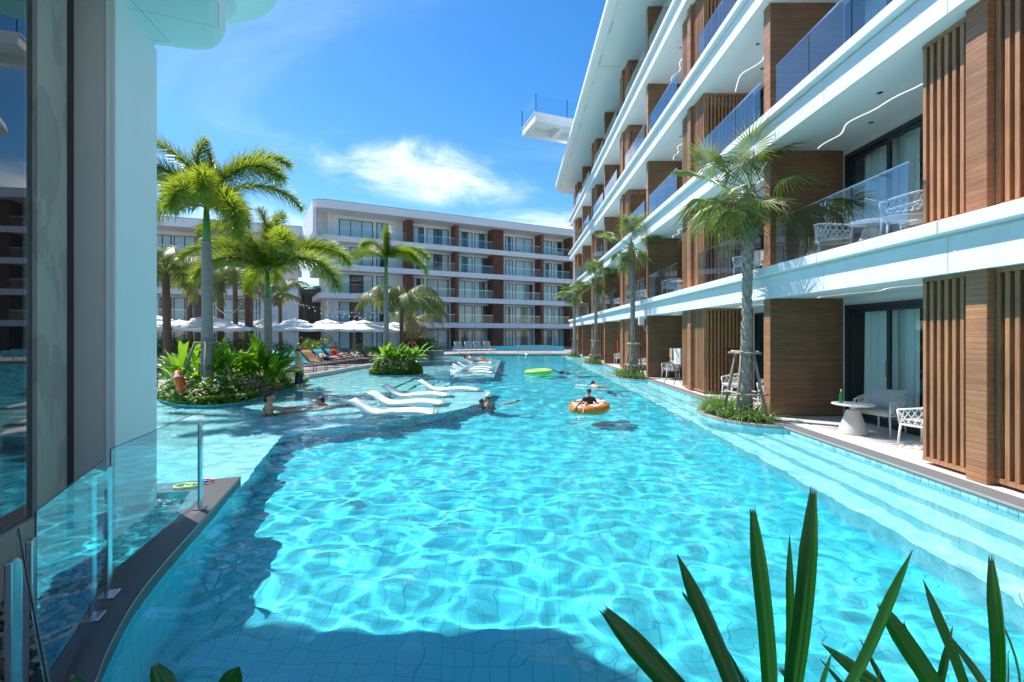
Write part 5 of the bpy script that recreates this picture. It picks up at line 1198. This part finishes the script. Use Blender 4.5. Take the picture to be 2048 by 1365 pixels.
# chairs on the far balconies
_S = Vector((-20.7, 52.8, 0)); _U = Vector((.883, .47, 0)).normalized(); _V = Vector((-_U.y, _U.x, 0))
for i, (u_, lv, lb) in enumerate(((12.0, 2, 'woven chair on the second floor balcony of the far block, left of the wooden partition'), (12.9, 2, 'second woven chair on the second floor balcony of the far block'), (17.5, 3, 'woven chair on the third floor balcony of the far block beside the wooden screen'), (24.5, 4, 'woven chair on the top balcony of the far block near the right partition'), (30.5, 4, 'woven chair at the right end of the top balcony of the far block'), (31.3, 4, 'second woven chair at the right end of the top balcony of the far block'), (25.5, 1, 'woven chair on the first floor balcony of the far block near the right partition'), (4.0, 1, 'woven chair at the left end of the first floor balcony of the far block'))):
    p_ = _S + _U * u_ + _V * .95; place(ac, False, (p_.x, p_.y, .13 + F2F * lv + .002), -1.1 + .4 * i, lb, group='woven chairs on the far balconies')
# drying racks
def rack(loc, rz, label, m, h=1.25):
    root = thing('drying_rack', label, 'drying rack', loc, None, rz)
    for s in (-1, 1):
        for q in (-1, 1): MB().tube([(q * .35, s * .28, 0), (-q * .3, s * .28, h)], .012, 6).obj('leg', m, root, True, False)
    for i in range(7): MB().tube([(-.32 + i * .107, -.3, h), (-.32 + i * .107, .3, h)], .006, 5).obj('rod', m, root, True, False)
    return root
rk = rack((5.8, 17.2, .1), .3, 'folding drying rack hung with laundry on the patio', 'dark_steel')
def hung(loc, rz, m, label, w_=.4, h=.6, seed=0):
    b = MB(); rows = []
    for z in np.linspace(0, -h, 6): rows.append([(x, .02 * math.sin(x * 14 + seed) * (1 - z) , z) for x in np.linspace(-w_ / 2, w_ / 2, 10)])
    o = tag(b.sheet(rows).obj('laundry', m, smooth=True), label, 'laundry'); o.location = loc; o.rotation_euler = (0, 0, rz); return o
hung((5.7, 17.0, 1.36), 1.8, 'cloth_white', 'white cloth hung over the drying rack', .42, .55, 1); hung((5.9, 17.35, 1.36), 1.9, 'towel_brown', 'patterned brown cloth on the drying rack', .35, .7, 2); hung((5.62, 17.35, 1.36), 1.7, 'petal_pink', 'pale pink cloth at the end of the drying rack', .3, .5, 3)
hung((5.75, 26.9, 1.5), 1.6, 'cloth_red', 'red towel hanging on the patio beyond the second fan palm', .3, .7, 4); hung((5.9, 26.5, 1.55), 1.6, 'cloth_white', 'white towel hanging beside the red towel', .3, .5, 5)
rk2 = rack((6.35, 13.6, .9), 1.2, 'black folded drying rack propped against the slat screen', 'cable_black', .55)
bx = thing('junction_box', 'small white box with a cable loop under the balcony edge', 'box', (5.24, 19.9, 2.35)); MB().bbox(-.12, .1, -.1, .1, -.12, .26, .02).obj('housing', 'white_panel', bx, False, False); MB().tube(smooth_curve([(.05, -.1, -.1), (.15, -.12, -.35), (.38, -.1, -.3), (.45, -.1, .1)], 5), .012, 6).obj('cable', 'white_panel', bx, True, False)
# ================================================================== barrier, life rings, string lights, floats
br = thing('metal_barrier', 'galvanised crowd barrier standing across the far end of the pool', 'barrier', (1.7, 42.4, -.1))
b = MB(); b.tube(smooth_curve([(-1.42, 0, .1), (-1.42, 0, .85), (-1.32, 0, .98), (1.32, 0, .98), (1.42, 0, .85), (1.42, 0, .1)], 5), .026, 8); b.obj('frame', 'steel', br, True, False); MB().tube([(-1.42, 0, .2), (1.42, 0, .2)], .022, 6).obj('rail', 'steel', br, True, False)
me = MB().tube([(0, 0, .2), (0, 0, .97)], .012, 6).mesh('bar', 'steel')
for i in range(21): link('bar', me, br, (-1.3 + i * .13, 0, 0))
for x in (-1.1, 1.1): MB().tube([(x, -.3, 0), (x, 0, .12), (x, .3, 0)], .02, 6).obj('foot', 'steel', br, True, False)
def buoy(loc, rot, label):
    root = thing('life_ring', label, 'life ring', loc, 'orange life rings'); root.rotation_euler = rot
    MB().torus((0, 0, 0), .29, .075, 36, 12).obj('ring', 'buoy_orange', root, True, False)
    for k in range(4):
        b = MB(); a0 = k * PI / 2 + .7; n_ = 5; v = []
        for i in range(n_):
            a = a0 + .22 * i / (n_ - 1)
            for j in range(12):
                c = 2 * PI * j / 12; q = .29 + .0765 * math.cos(c); v.append((q * math.cos(a), q * math.sin(a), .0765 * math.sin(c)))
        b.add(v, [(i * 12 + j, (i + 1) * 12 + j, (i + 1) * 12 + (j + 1) % 12, i * 12 + (j + 1) % 12) for i in range(n_ - 1) for j in range(12)]); b.obj('band', 'cloth_white', root, True, False)
    return root
q = deep(824, 692, 36.2); buoy(q, (PI / 2, 0, .2), 'orange life ring hanging in front of the raised bed')
ps = tag(MB().tube([(q.x, q.y + .12, .13), (q.x, q.y + .12, 1.4)], .03, 8).obj('life_ring_post', 'white_metal', smooth=True), 'thin post holding the life ring by the raised bed', 'post')
q = deep(361, 767, 12.95); buoy(q, (.2, PI / 2 - .25, .68), 'orange life ring leaning among the leaves of the large planter')
def string_light(pts, label, nb, loc):
    root = thing('string_light', label, 'string light', loc, 'strings of white bulbs'); P = smooth_curve(pts, 10); MB().tube(P, .011, 4).obj('cable', 'cable_black', root)
    me = MB().sphere((0, 0, -.05), .042, 8, 6).mesh('bulb', 'bulb_white', True)
    for i in range(nb): 
        k = (i + .5) / nb * (len(P) - 1); j = int(k); link('bulb', me, root, P[j].lerp(P[min(j + 1, len(P) - 1)], k - j) - root.location)
def sl(pl_, label, nb):
    P = [deep(*p) for p in pl_]; string_light(P, label, nb, P[0])
sl([(428, 604, 25), (440, 620, 25), (458, 627, 25.3), (472, 618, 25.6), (486, 598, 26)], 'drooping string of bulbs between two coconut palm trunks', 16)
sl([(500, 560, 28), (560, 590, 28), (600, 606, 29), (650, 628, 29), (700, 632, 30), (770, 620, 31)], 'long string of bulbs from the scaly palm trunk towards the slender palm', 22)
sl([(535, 575, 27), (575, 600, 29), (620, 612, 32), (680, 622, 36), (740, 628, 40)], 'string of bulbs crossing in front of the concrete block', 16)
sl([(650, 600, 33), (690, 628, 33), (740, 634, 33), (790, 612, 33)], 'string of bulbs in front of the ground floor windows of the far block', 14)
# floats
dn = thing('donut_float', 'orange donut swim ring with pink icing and dark sprinkles, a child sitting in it', 'swim ring', (at(1184, 829).x, at(1184, 829).y + .42, .1))
dn.rotation_euler = (.05, -.07, .3)
MB().torus((0, 0, 0), .345, .155, 48, 18, .85).obj('ring', 'ring_orange', dn, True, False)
b = MB(); n_, m_n = 48, 8; v = []; r = random.Random(2)
for i in range(n_):
    a = 2 * PI * i / n_; lim = 1.12 + .16 * math.sin(5 * a) + .08 * math.sin(9 * a + 1)
    for j in range(m_n + 1):
        c = lim + (PI - .25 - lim) * j / m_n; q = .345 + .1585 * math.cos(c); v.append((q * math.cos(a), q * math.sin(a), .1585 * .86 * math.sin(c)))
b.add(v, [(i * (m_n + 1) + j, ((i + 1) % n_) * (m_n + 1) + j, ((i + 1) % n_) * (m_n + 1) + j + 1, i * (m_n + 1) + j + 1) for i in range(n_) for j in range(m_n)]); b.obj('icing', 'ring_icing', dn, True, False)
sm = [MB().tube([(-.022, 0, 0), (.022, 0, 0)], .009, 6).mesh('sprinkle', q) for q in ('sprinkle_dark', 'sprinkle_red', 'sprinkle_green')]
for i in range(54):
    a = r.uniform(0, 2 * PI); c = r.uniform(.55, 2.5); q = .345 + .163 * math.cos(c); link('sprinkle', r.choice(sm[:2] + sm), dn, (q * math.cos(a), q * math.sin(a), .163 * .86 * math.sin(c)), (0, r.uniform(-.5, .5), r.uniform(0, 3)))
gr = thing('green_float', 'large lime green swim ring beside the swimmer with the outstretched arm', 'swim ring', (at(1079, 750).x, at(1079, 750).y + .6, .09)); gr.rotation_euler = (0, -.03, 0)
MB().torus((0, 0, 0), .53, .15, 52, 16, .8).obj('ring', 'ring_lime', gr, True, False)
b = MB(); v = []
for i in range(52):
    a = 2 * PI * i / 52
    for j in range(7):
        c = -1.35 + 1.3 * j / 6; q = .53 + .1525 * math.cos(c); v.append((q * math.cos(a), q * math.sin(a), .1525 * .8 * math.sin(c)))
b.add(v, [(i * 7 + j, ((i + 1) % 52) * 7 + j, ((i + 1) % 52) * 7 + j + 1, i * 7 + j + 1) for i in range(52) for j in range(6)]); b.obj('band', 'ring_green', gr, True, False)
wet(dn); wet(gr)

# ================================================================== people
V3 = Vector
def ell_ring(c, side, fwd, a, b_, n=18): return [c + side * (a * math.cos(2 * PI * k / n)) + fwd * (b_ * math.sin(2 * PI * k / n)) for k in range(n)]
def capsule(b, p, q, r0, r1, n=12):
    p, q = V3(p), V3(q); d = (q - p).normalized(); L_ = (q - p).length
    pts = []; rs = []
    for t in (-.98, -.8, -.45, 0): pts.append(p + d * r0 * t); rs.append(r0 * math.sqrt(max(.02, 1 - t * t)))
    for t in (0, .45, .8, .98): pts.append(q + d * r1 * t); rs.append(r1 * math.sqrt(max(.02, 1 - t * t)))
    b.tube(pts, rs, n)
def hand(b, wr, d, up, s, grip=False):
    d = V3(d).normalized(); up = V3(up); sd = d.cross(up).normalized(); up = sd.cross(d)
    pc = wr + d * .05 * s; capsule(b, wr, wr + d * .075 * s, .024 * s, .028 * s); capsule(b, pc + sd * .018 * s, pc - sd * .018 * s, .02 * s, .02 * s)
    for i, (o, l) in enumerate(((-.028, .062), (-.010, .072), (.009, .068), (.027, .052))):
        a = wr + d * .085 * s + sd * o * s; m_ = a + d * l * .55 * s - up * .008 * s; e = m_ + d * l * .45 * s - up * (.022 if not grip else .04) * s
        capsule(b, a, m_, .0095 * s, .009 * s, 6); capsule(b, m_, e, .009 * s, .0075 * s, 6)
    a = wr + d * .03 * s - sd * .026 * s; capsule(b, a, a + d * .04 * s - sd * .028 * s, .011 * s, .009 * s, 6)
def remeshed(b, voxel, name):
    me = b.mesh(name + '_raw', 'skin_tan'); o = bpy.data.objects.new(name + '_raw', me); C.objects.link(o)
    m_ = o.modifiers.new('r', 'REMESH'); m_.mode = 'VOXEL'; m_.voxel_size = voxel; m_.adaptivity = 0
    s_ = o.modifiers.new('s', 'SMOOTH'); s_.iterations = 4; s_.factor = .5
    dg = bpy.context.evaluated_depsgraph_get(); out = bpy.data.meshes.new_from_object(o.evaluated_get(dg)); bpy.data.objects.remove(o); return out
def person(label, loc, J, skin='skin_tan', hair='hair_black', s=1.0, cloth=(), glasses=None, longhair=False, cap=None, cat='person', group=None, female=False, voxel=.0125):
    """J: joints in metres relative to loc: pelvis, chest, neck, head, F (face dir), S (body side dir, its left), el/wr/kn/an for (l, r)"""
    root = thing('person', label, cat, loc, group); b = MB(); g = {k: (V3(v) if not isinstance(v, list) else [V3(q) for q in v]) for k, v in J.items()}
    S = g['S'].normalized(); up = (g['chest'] - g['pelvis']).normalized(); fw = S.cross(up).normalized() * -1
    P, Ch, Nk, H = g['pelvis'], g['chest'], g['neck'], g['head']; W = .9 if female else 1.0
    secs = [(P - up * .10 * s, .10, .08), (P - up * .05 * s, .155, .105), (P + up * .02 * s, .17 if not female else .178, .115), (P.lerp(Ch, .42), .135 * W, .098), (P.lerp(Ch, .75), .158 * W, .112), (Ch + up * .04 * s, .172 * W, .115), (Ch + (Nk - Ch) * .5, .172 * W, .098), (Ch + (Nk - Ch) * .85, .11 * W, .075), (Nk + (H - Nk) * .1, .058, .06)]
    b.loft([ell_ring(c, S, fw, a * s, q * s) for c, a, q in secs])
    capsule(b, Nk - up * .02 * s, H - (H - Nk) * .25, .056 * s, .052 * s)
    F = g['F'].normalized(); U = (H - Nk); U = (U - F * U.dot(F)).normalized(); R = F.cross(U)
    def hp(x, y, z): return H + (R * x + F * y + U * z) * s
    hd = []
    for j in range(1, 16):
        t = PI * j / 16 - PI / 2; ring = []
        for k in range(24):
            a = 2 * PI * k / 24; x = .076 * math.cos(t) * math.cos(a); y = .096 * math.cos(t) * math.sin(a); z = .118 * math.sin(t)
            if z < 0: x *= 1 - .28 * (-z / .118) ** 1.2; y = y * (1 - .10 * (-z / .118)) + .016 * (-z / .118)
            ring.append(hp(x, y, z))
        hd.append(ring)
    b.loft(hd)
    capsule(b, hp(0, .088, .012), hp(0, .106, -.022), .010 * s, .014 * s, 8); capsule(b, hp(0, .07, -.092), hp(0, .075, -.085), .03 * s, .02 * s, 8); capsule(b, hp(-.022, .084, -.055), hp(.022, .084, -.055), .011 * s, .011 * s, 8)
    for q in (-1, 1): capsule(b, hp(q * .077, -.005, .018), hp(q * .08, -.01, -.02), .014 * s, .011 * s, 8)
    shs = [Ch + (Nk - Ch) * .42 + S * .168 * W * s, Ch + (Nk - Ch) * .42 - S * .168 * W * s]
    for i in (0, 1):
        if 'el' in g:
            capsule(b, shs[i], g['el'][i], .052 * s * W, .04 * s * W); capsule(b, g['el'][i], g['wr'][i], .041 * s * W, .026 * s)
            dv = (g['wr'][i] - g['el'][i]); hand(b, g['wr'][i], dv, fw if abs(dv.normalized().dot(fw)) < .9 else up, s)
        hip = P + S * (.088 if i == 0 else -.088) * s - up * .06 * s
        if 'kn' in g:
            capsule(b, hip, g['kn'][i], .088 * s, .056 * s); mid = g['kn'][i].lerp(g['an'][i], .32); capsule(b, g['kn'][i], mid, .054 * s, .054 * s); capsule(b, mid, g['an'][i], .054 * s, .036 * s)
            ft = g['ft'][i] if 'ft' in g else g['an'][i] + fw * .17 * s; capsule(b, g['an'][i], ft, .036 * s, .026 * s)
    me = remeshed(b, voxel * (s ** .5), 'body'); me.materials.clear(); me.materials.append(MATS[skin]); me.shade_smooth(); link('body', me, root)
    # clothes grown from the body surface
    n = len(me.vertices); co = np.zeros(n * 3); me.vertices.foreach_get('co', co); co = co.reshape(-1, 3); no_ = np.zeros(n * 3); me.vertices.foreach_get('normal', no_); no_ = no_.reshape(-1, 3)
    for (nm, mt, pred, off) in cloth:
        keep = np.array([bool(pred(V3(q))) for q in co]); fs = [tuple(p.vertices) for p in me.polygons if all(keep[v] for v in p.vertices)]
        if not fs: continue
        ids = sorted({v for f in fs for v in f}); mp_ = {v: i for i, v in enumerate(ids)}
        bb = MB(); bb.add([tuple(co[v] + no_[v] * off) for v in ids], [tuple(mp_[v] for v in f) for f in fs]); link(nm, bb.mesh(nm, mt, True), root)
    # hair or cap
    hb = MB(); rows = []; 
    for j in range(0, 15):
        t = PI / 2 - PI * .74 * j / 14; ring = []
        for k in range(25):
            a = 2 * PI * k / 24; fa = max(0, math.sin(a)); tt = max(t, .30 + .12 * fa) if fa > .25 else (max(t, .05) if fa > -.1 else t)
            if cap: tt = max(t, .12)
            ku = 1.085 + .02 * math.sin(7 * a + j); ring.append(hp(.076 * ku * math.cos(tt) * math.cos(a), .096 * ku * math.cos(tt) * math.sin(a) - .004, .118 * ku * math.sin(tt)))
        rows.append(ring)
    hb.sheet(rows); link('cap' if cap else 'hair', hb.mesh('hair', cap or hair, True), root)
    if longhair:
        lb = MB(); lb.tube([hp(0, -.07, .06), hp(0, -.115, .03), hp(0, -.125, -.05), hp(0, -.10, -.13)], [.03 * s, .05 * s, .045 * s, .015 * s], 10); link('hair_bun', lb.mesh('hair_bun', hair, True), root)
    if cap:
        cb_ = MB(); cb_.sheet([[hp(x, .095 + q * .075 * (1 - (x / .075) ** 2), .03 - q * .012) for x in np.linspace(-.07, .07, 7)] for q in (0, 1)]); link('cap_brim', cb_.mesh('cap_brim', cap), root); hb2 = MB(); hb2.tube([hp(.06, -.05, -.0), hp(0, -.095, -.02), hp(-.06, -.05, -.0)], .028 * s, 8); link('hair', hb2.mesh('hair', hair, True), root)
    if glasses:
        for q in (-1, 1): gb = MB(); gb.sphere(hp(q * .032, .088, .022), .026 * s, 10, 6, (1, 1, .8)); link('sunglasses_lens', gb.mesh('lens', glasses, True), root)
        gb = MB(); gb.tube([hp(-.082, -.01, .03), hp(-.07, .07, .028), hp(0, .1, .026), hp(.07, .07, .028), hp(.082, -.01, .03)], .006 * s, 5); link('sunglasses_frame', gb.mesh('frame', glasses, True), root)
    else:
        for q in (-1, 1): gb = MB(); gb.sphere(hp(q * .031, .080, .018), .013 * s, 8, 6); link('eye', gb.mesh('eye', 'lens_black', True), root)
    wet(root); return root
# standing man
person('bare-chested man in navy swim shorts standing in shallow water beside the large planter', (-7.50, 16.85, 0), dict(pelvis=(0, 0, .52), chest=(-.01, 0, .90), neck=(-.02, 0, 1.10), head=(-.05, 0, 1.245), F=(-1, -.1, -.18), S=(0, -1, 0),
       el=[(.02, -.26, .74), (.02, .25, .74)], wr=[(-.20, -.20, .62), (-.20, .18, .66)], kn=[(-.04, -.10, .08), (.02, .10, .08)], an=[(.02, -.10, -.30), (.06, .10, -.30)], ft=[(-.12, -.11, -.335), (-.08, .11, -.335)]),
       'skin_pale', 'hair_black', 1.0, [('swim_shorts', 'cloth_navy', lambda p: .12 < p.z < .60 and abs(p.x) < .2 and abs(p.y) < .22, .010)], 'lens_black')
# woman seated in the shallow water, seen from behind
W0 = V3((-5.77, 11.3, 0)); HN = V3((-5.20, 12.0, .05))
h = HN - W0
person('woman with a yellow hair flower sitting in shallow water in a maroon swimsuit', W0, dict(pelvis=(0, 0, -.25), chest=(.01, .02, .07), neck=(.02, .04, .25), head=(.04, .06, .385), F=(.85, .5, .0), S=(-.78, .62, 0),
       el=[(h.x * .45 - .08, h.y * .45 + .15, .05), (h.x * .5 + .10, h.y * .45 - .14, .02)], wr=[(h.x * .85, h.y * .9 + .05, .06), (h.x * .85 + .04, h.y * .85 - .05, .05)], kn=[(.25, .45, -.22), (.40, .30, -.22)], an=[(.55, .75, -.3), (.70, .58, -.3)]),
       'skin_tan', 'hair_black', .95, [('swimsuit', 'cloth_maroon', lambda p: -.4 < p.z < .01 and abs(p.x) < .22 and abs(p.y) < .2, .006),
        ('strap', 'cloth_maroon', lambda p: .0 <= p.z < .20 and abs(p.x) < .2 and p.y < .03 and min(abs(abs((p.x * .78 - p.y * .62)) - abs(.2 - p.z) * .62 + .03), 9) < .022, .006)], None, True, None, female=True)
fl = tag(MB().sphere((0, 0, 0), .03, 8, 6, (1, .5, 1)).obj('hair_flower', 'toy_yellow', smooth=True), 'yellow flower tucked in the hair of the woman in maroon', 'flower'); fl.location = W0 + V3((-.035, .0, .37))
M0 = V3((-4.98, 12.5, 0)); h = HN - M0
person('man with sunglasses floating on his back and holding the hands of the woman in maroon', M0, dict(pelvis=(.42, .25, -.22), chest=(.14, .08, -.10), neck=(.03, .02, .02), head=(-.03, 0, .125), F=(-.75, -.25, .45), S=(.35, -.9, .1),
       el=[(h.x * .4, h.y * .4 - .08, -.02), (h.x * .4 + .05, h.y * .4 + .2, -.03)], wr=[(h.x * .9, h.y * .85, .03), (h.x * .9 + .05, h.y * .85 + .08, .03)], kn=[(.80, .40, -.18), (.78, .55, -.18)], an=[(1.2, .5, -.25), (1.18, .68, -.25)]), 'skin_tan', 'hair_black', 1.0,
       [('swim_shorts', 'cloth_black', lambda p: .3 < p.x < .75, .008)], 'lens_black')
# couple at the shelf edge
C0 = V3((-.68, 12.75, 0))
person('person in a white cap seen from behind with one arm stretched over the water', C0, dict(pelvis=(.0, .05, -.50), chest=(0, 0, -.14), neck=(0, .01, .05), head=(.0, .03, .20), F=(-.25, .95, .05), S=(-.98, -.1, 0),
       el=[(-.30, .12, -.10), (.44, .05, .0)], wr=[(-.16, .32, -.05), (.70, .12, .055)], kn=[(-.1, .25, -.85), (.1, .25, -.85)], an=[(-.1, .1, -1.22), (.1, .1, -1.22)]), 'skin_tan', 'hair_black', .98, [('swimsuit', 'cloth_black', lambda p: -.75 < p.z < -.18 and abs(p.x) < .25, .006)], None, False, 'cloth_white')
person('dark-haired child held at the side of the person in the white cap', C0 + V3((-.20, .05, -.10)), dict(pelvis=(0, .1, -.35), chest=(0, .05, -.08), neck=(0, .03, .05), head=(.01, .02, .155), F=(.3, .9, 0), S=(-.95, .2, 0),
       el=[(-.15, .2, -.1), (.15, .2, -.08)], wr=[(-.05, .32, -.05), (.2, .3, -.05)], kn=[(-.07, .3, -.4), (.07, .3, -.4)], an=[(-.07, .3, -.62), (.07, .3, -.62)]), 'skin_tan', 'hair_black', .78)
# child in the donut
D0 = V3(dn.location); D0.z = 0
person('child in a black rash vest and goggles sitting in the orange donut ring', D0 + V3((.0, .03, 0)), dict(pelvis=(.0, .05, .06), chest=(.0, .04, .25), neck=(.0, .02, .37), head=(.0, -.01, .47), F=(-.05, -.95, -.35), S=(1, 0, 0),
       el=[(.19, -.02, .20), (-.20, -.05, .24)], wr=[(.28, -.16, .24), (-.32, -.12, .25)], kn=[(-.12, -.32, .24), (-.26, -.26, .24)], an=[(-.20, -.50, .08), (-.40, -.38, .10)], ft=[(-.24, -.58, .04), (-.48, -.44, .06)]), 'skin_tan', 'hair_brown', .66,
       [('rash_vest', 'cloth_black', lambda p: .02 < p.z < .345 and abs(p.x) < .17 and abs(p.y - .03) < .14, .006)], 'lens_black')
# swimmers
person('swimmer with dark hair doing breaststroke behind the donut ring', (at(1186, 771).x, at(1186, 771).y, 0), dict(pelvis=(.1, -.62, -.14), chest=(.04, -.25, -.06), neck=(.01, -.08, .0), head=(0, .03, .06), F=(0, .9, .1), S=(-1, 0, 0),
       el=[(-.35, -.02, -.03), (.36, -.05, -.03)], wr=[(-.52, .2, .0), (.54, .1, .0)], kn=[(.0, -1.0, -.2), (.25, -1.0, -.2)], an=[(.0, -1.35, -.25), (.3, -1.35, -.25)]), 'skin_pale', 'hair_brown', .95, [('swim_shorts', 'cloth_navy', lambda p: -.8 < p.y < -.45, .006)])
person('swimmer on the back with one arm stretched to the lime green ring', (at(1126, 748).x, at(1126, 748).y, 0), dict(pelvis=(.48, .2, -.14), chest=(.18, .06, -.04), neck=(.05, .02, .01), head=(-.04, 0, .055), F=(.15, -.3, .9), S=(.2, -.95, .1),
       el=[(.1, -.35, .02), (-.18, .1, .06)], wr=[(.25, -.5, .0), (-.40, .06, .17)], kn=[(.8, .25, .0), (.82, .4, -.05)], an=[(1.15, .3, -.15), (1.15, .45, -.2)]), 'skin_brown', 'hair_black', .95, [('swimsuit', 'cloth_black', lambda p: .1 < p.x < .6, .006)], 'lens_black')
# sunbathers: pose lying along +x with the head at -x
def lying(x0, z0, back=.5, arm=0, s=1.0):
    return dict(pelvis=(-.12, 0, z0 + .12), chest=(-.12 - .36 * math.cos(back), 0, z0 + .13 + .36 * math.sin(back)), neck=(-.12 - .55 * math.cos(back), 0, z0 + .14 + .55 * math.sin(back)), head=(-.12 - .68 * math.cos(back) , 0, z0 + .17 + .68 * math.sin(back)), F=(.75, -.15, .6), S=(0, 1, 0),
        el=[(-.22, .30, z0 + .14), (-.22, -.30, z0 + .14)], wr=[(-.02, .2, z0 + .2), (.02, -.22, z0 + .2)], kn=[(.30, .09, z0 + .20 + .1 * arm), (.30, -.09, z0 + .16)], an=[(.70, .09, z0 + .07), (.70, -.09, z0 + .07)], ft=[(.76, .1, z0 + .2), (.76, -.1, z0 + .2)])
LW = V3(((923 + 985) / 2 - VX) * 31.0 / FOC * V3((1, 0, 0)) + V3((0, 31.2, 0)))
person('sunbathing woman in a pale blue bikini on the nearer far pool lounger', LW, lying(0, .03, .38), 'skin_tan', 'hair_brown', .95, [('bikini', 'cloth_blue', lambda p: -.26 < p.x < -.05 and p.z < .3, .006), ('bikini_top', 'cloth_white', lambda p: -.50 < p.x < -.38 and abs(p.y) < .17, .006)], None, True, female=True)
wet(place(pl, False, LW + V3((-.05, .95, 0)), .03, 'white in-water lounger hidden behind the two sunbathing women'))
person('sunbathing woman in a dark bikini on the lounger behind the one in pale blue', LW + V3((-.05, .95, 0)), lying(0, .03, .42, 1), 'skin_red', 'hair_brown', .95, [('bikini', 'cloth_maroon', lambda p: -.26 < p.x < -.05 and p.z < .3, .006), ('bikini_top', 'cloth_maroon', lambda p: -.50 < p.x < -.38 and abs(p.y) < .17, .006)], 'lens_black', False, female=True)
def rotJ(J, a):
    m_ = Matrix.Rotation(a, 3, 'Z'); return {k: (m_ @ V3(v) if not isinstance(v, list) else [m_ @ V3(q) for q in v]) for k, v in J.items()}
x, y, rz = DL[4]
person('man in a red shirt reclining on a deck lounger under the parasols', (x, y, .145), rotJ(lying(0, .36, .72, 1), rz), 'skin_tan', 'hair_black', 1.0, [('shirt', 'cloth_red', lambda p: p.x * math.cos(rz) + p.y * math.sin(rz) < -.06 and p.z < .93 and p.z > .36, .010), ('shorts', 'cloth_black', lambda p: -.06 <= p.x * math.cos(rz) + p.y * math.sin(rz) < .2, .010)], 'lens_black')
x, y, rz = DL[3]
person('tanned sunbather lying flat on a deck lounger beside the brown towel', (x, y, .145), rotJ(lying(0, .34, .30), rz), 'skin_red', 'hair_brown', 1.0, [('shorts', 'cloth_navy', lambda p: -.2 <= p.x * math.cos(rz) + p.y * math.sin(rz) < .1, .008)])
person('bare-backed man sitting bent forward on a deck lounger beside the white lobby wall', (-11.75, 17.1, .145), dict(pelvis=(0, 0, .45), chest=(.12, 0, .78), neck=(.22, 0, .95), head=(.30, -.01, 1.06), F=(.8, -.2, -.4), S=(0, 1, 0), el=[(.28, .22, .62), (.28, -.22, .62)], wr=[(.45, .12, .55), (.45, -.12, .52)], kn=[(.42, .14, .48), (.42, -.14, .48)], an=[(.45, .14, .06), (.45, -.14, .06)]), 'skin_red', 'hair_brown', 1.0, [('swim_shorts', 'cloth_navy', lambda p: p.z < .56 and p.x < .34 and p.z > .3, .01)])
person('child wrapped in a teal towel beside the bare-backed sitting man', (-11.05, 16.75, .145), dict(pelvis=(0, 0, .36), chest=(0, 0, .62), neck=(0, 0, .75), head=(0, -.01, .85), F=(.3, -.9, 0), S=(.95, .3, 0), el=[(.2, -.05, .5), (-.2, -.05, .5)], wr=[(.1, -.18, .48), (-.1, -.18, .48)], kn=[(.1, -.3, .36), (-.1, -.3, .36)], an=[(.1, -.3, .06), (-.1, -.3, .06)]), 'skin_tan', 'hair_brown', .76, [('towel_wrap', 'towel_teal', lambda p: .28 < p.z < .66 and p.y > -.3, .02)])
person('seated person seen behind the head of the standing man', (-11.6, 26.2, .145), dict(pelvis=(0, 0, .45), chest=(.02, 0, .80), neck=(.03, 0, .99), head=(.04, -.01, 1.12), F=(.7, -.7, -.1), S=(.5, .85, 0), el=[(.15, .22, .62), (.15, -.22, .62)], wr=[(.32, .12, .52), (.32, -.12, .52)], kn=[(.42, .14, .48), (.42, -.14, .48)], an=[(.45, .14, .06), (.45, -.14, .06)]), 'skin_red', 'hair_brown', 1.0, [('shorts', 'cloth_navy', lambda p: p.z < .56 and p.x < .34, .01)])
mat('stripe_cloth', (.05, .30, .42), .9, .8, 26, stretch=(.2, .2, 1.6))
person('seated person under a blue and white striped hood towel', (-10.9, 27.6, .145), dict(pelvis=(0, 0, .42), chest=(.02, 0, .74), neck=(.03, 0, .92), head=(.05, -.01, 1.04), F=(.8, -.5, -.2), S=(.5, .85, 0), el=[(.15, .22, .56), (.15, -.22, .56)], wr=[(.32, .12, .5), (.32, -.12, .5)], kn=[(.42, .14, .46), (.42, -.14, .46)], an=[(.45, .14, .06), (.45, -.14, .06)]), 'skin_tan', 'stripe_cloth', .95, [('hood_towel', 'stripe_cloth', lambda p: p.z > .35 and p.x < .24, .03)])
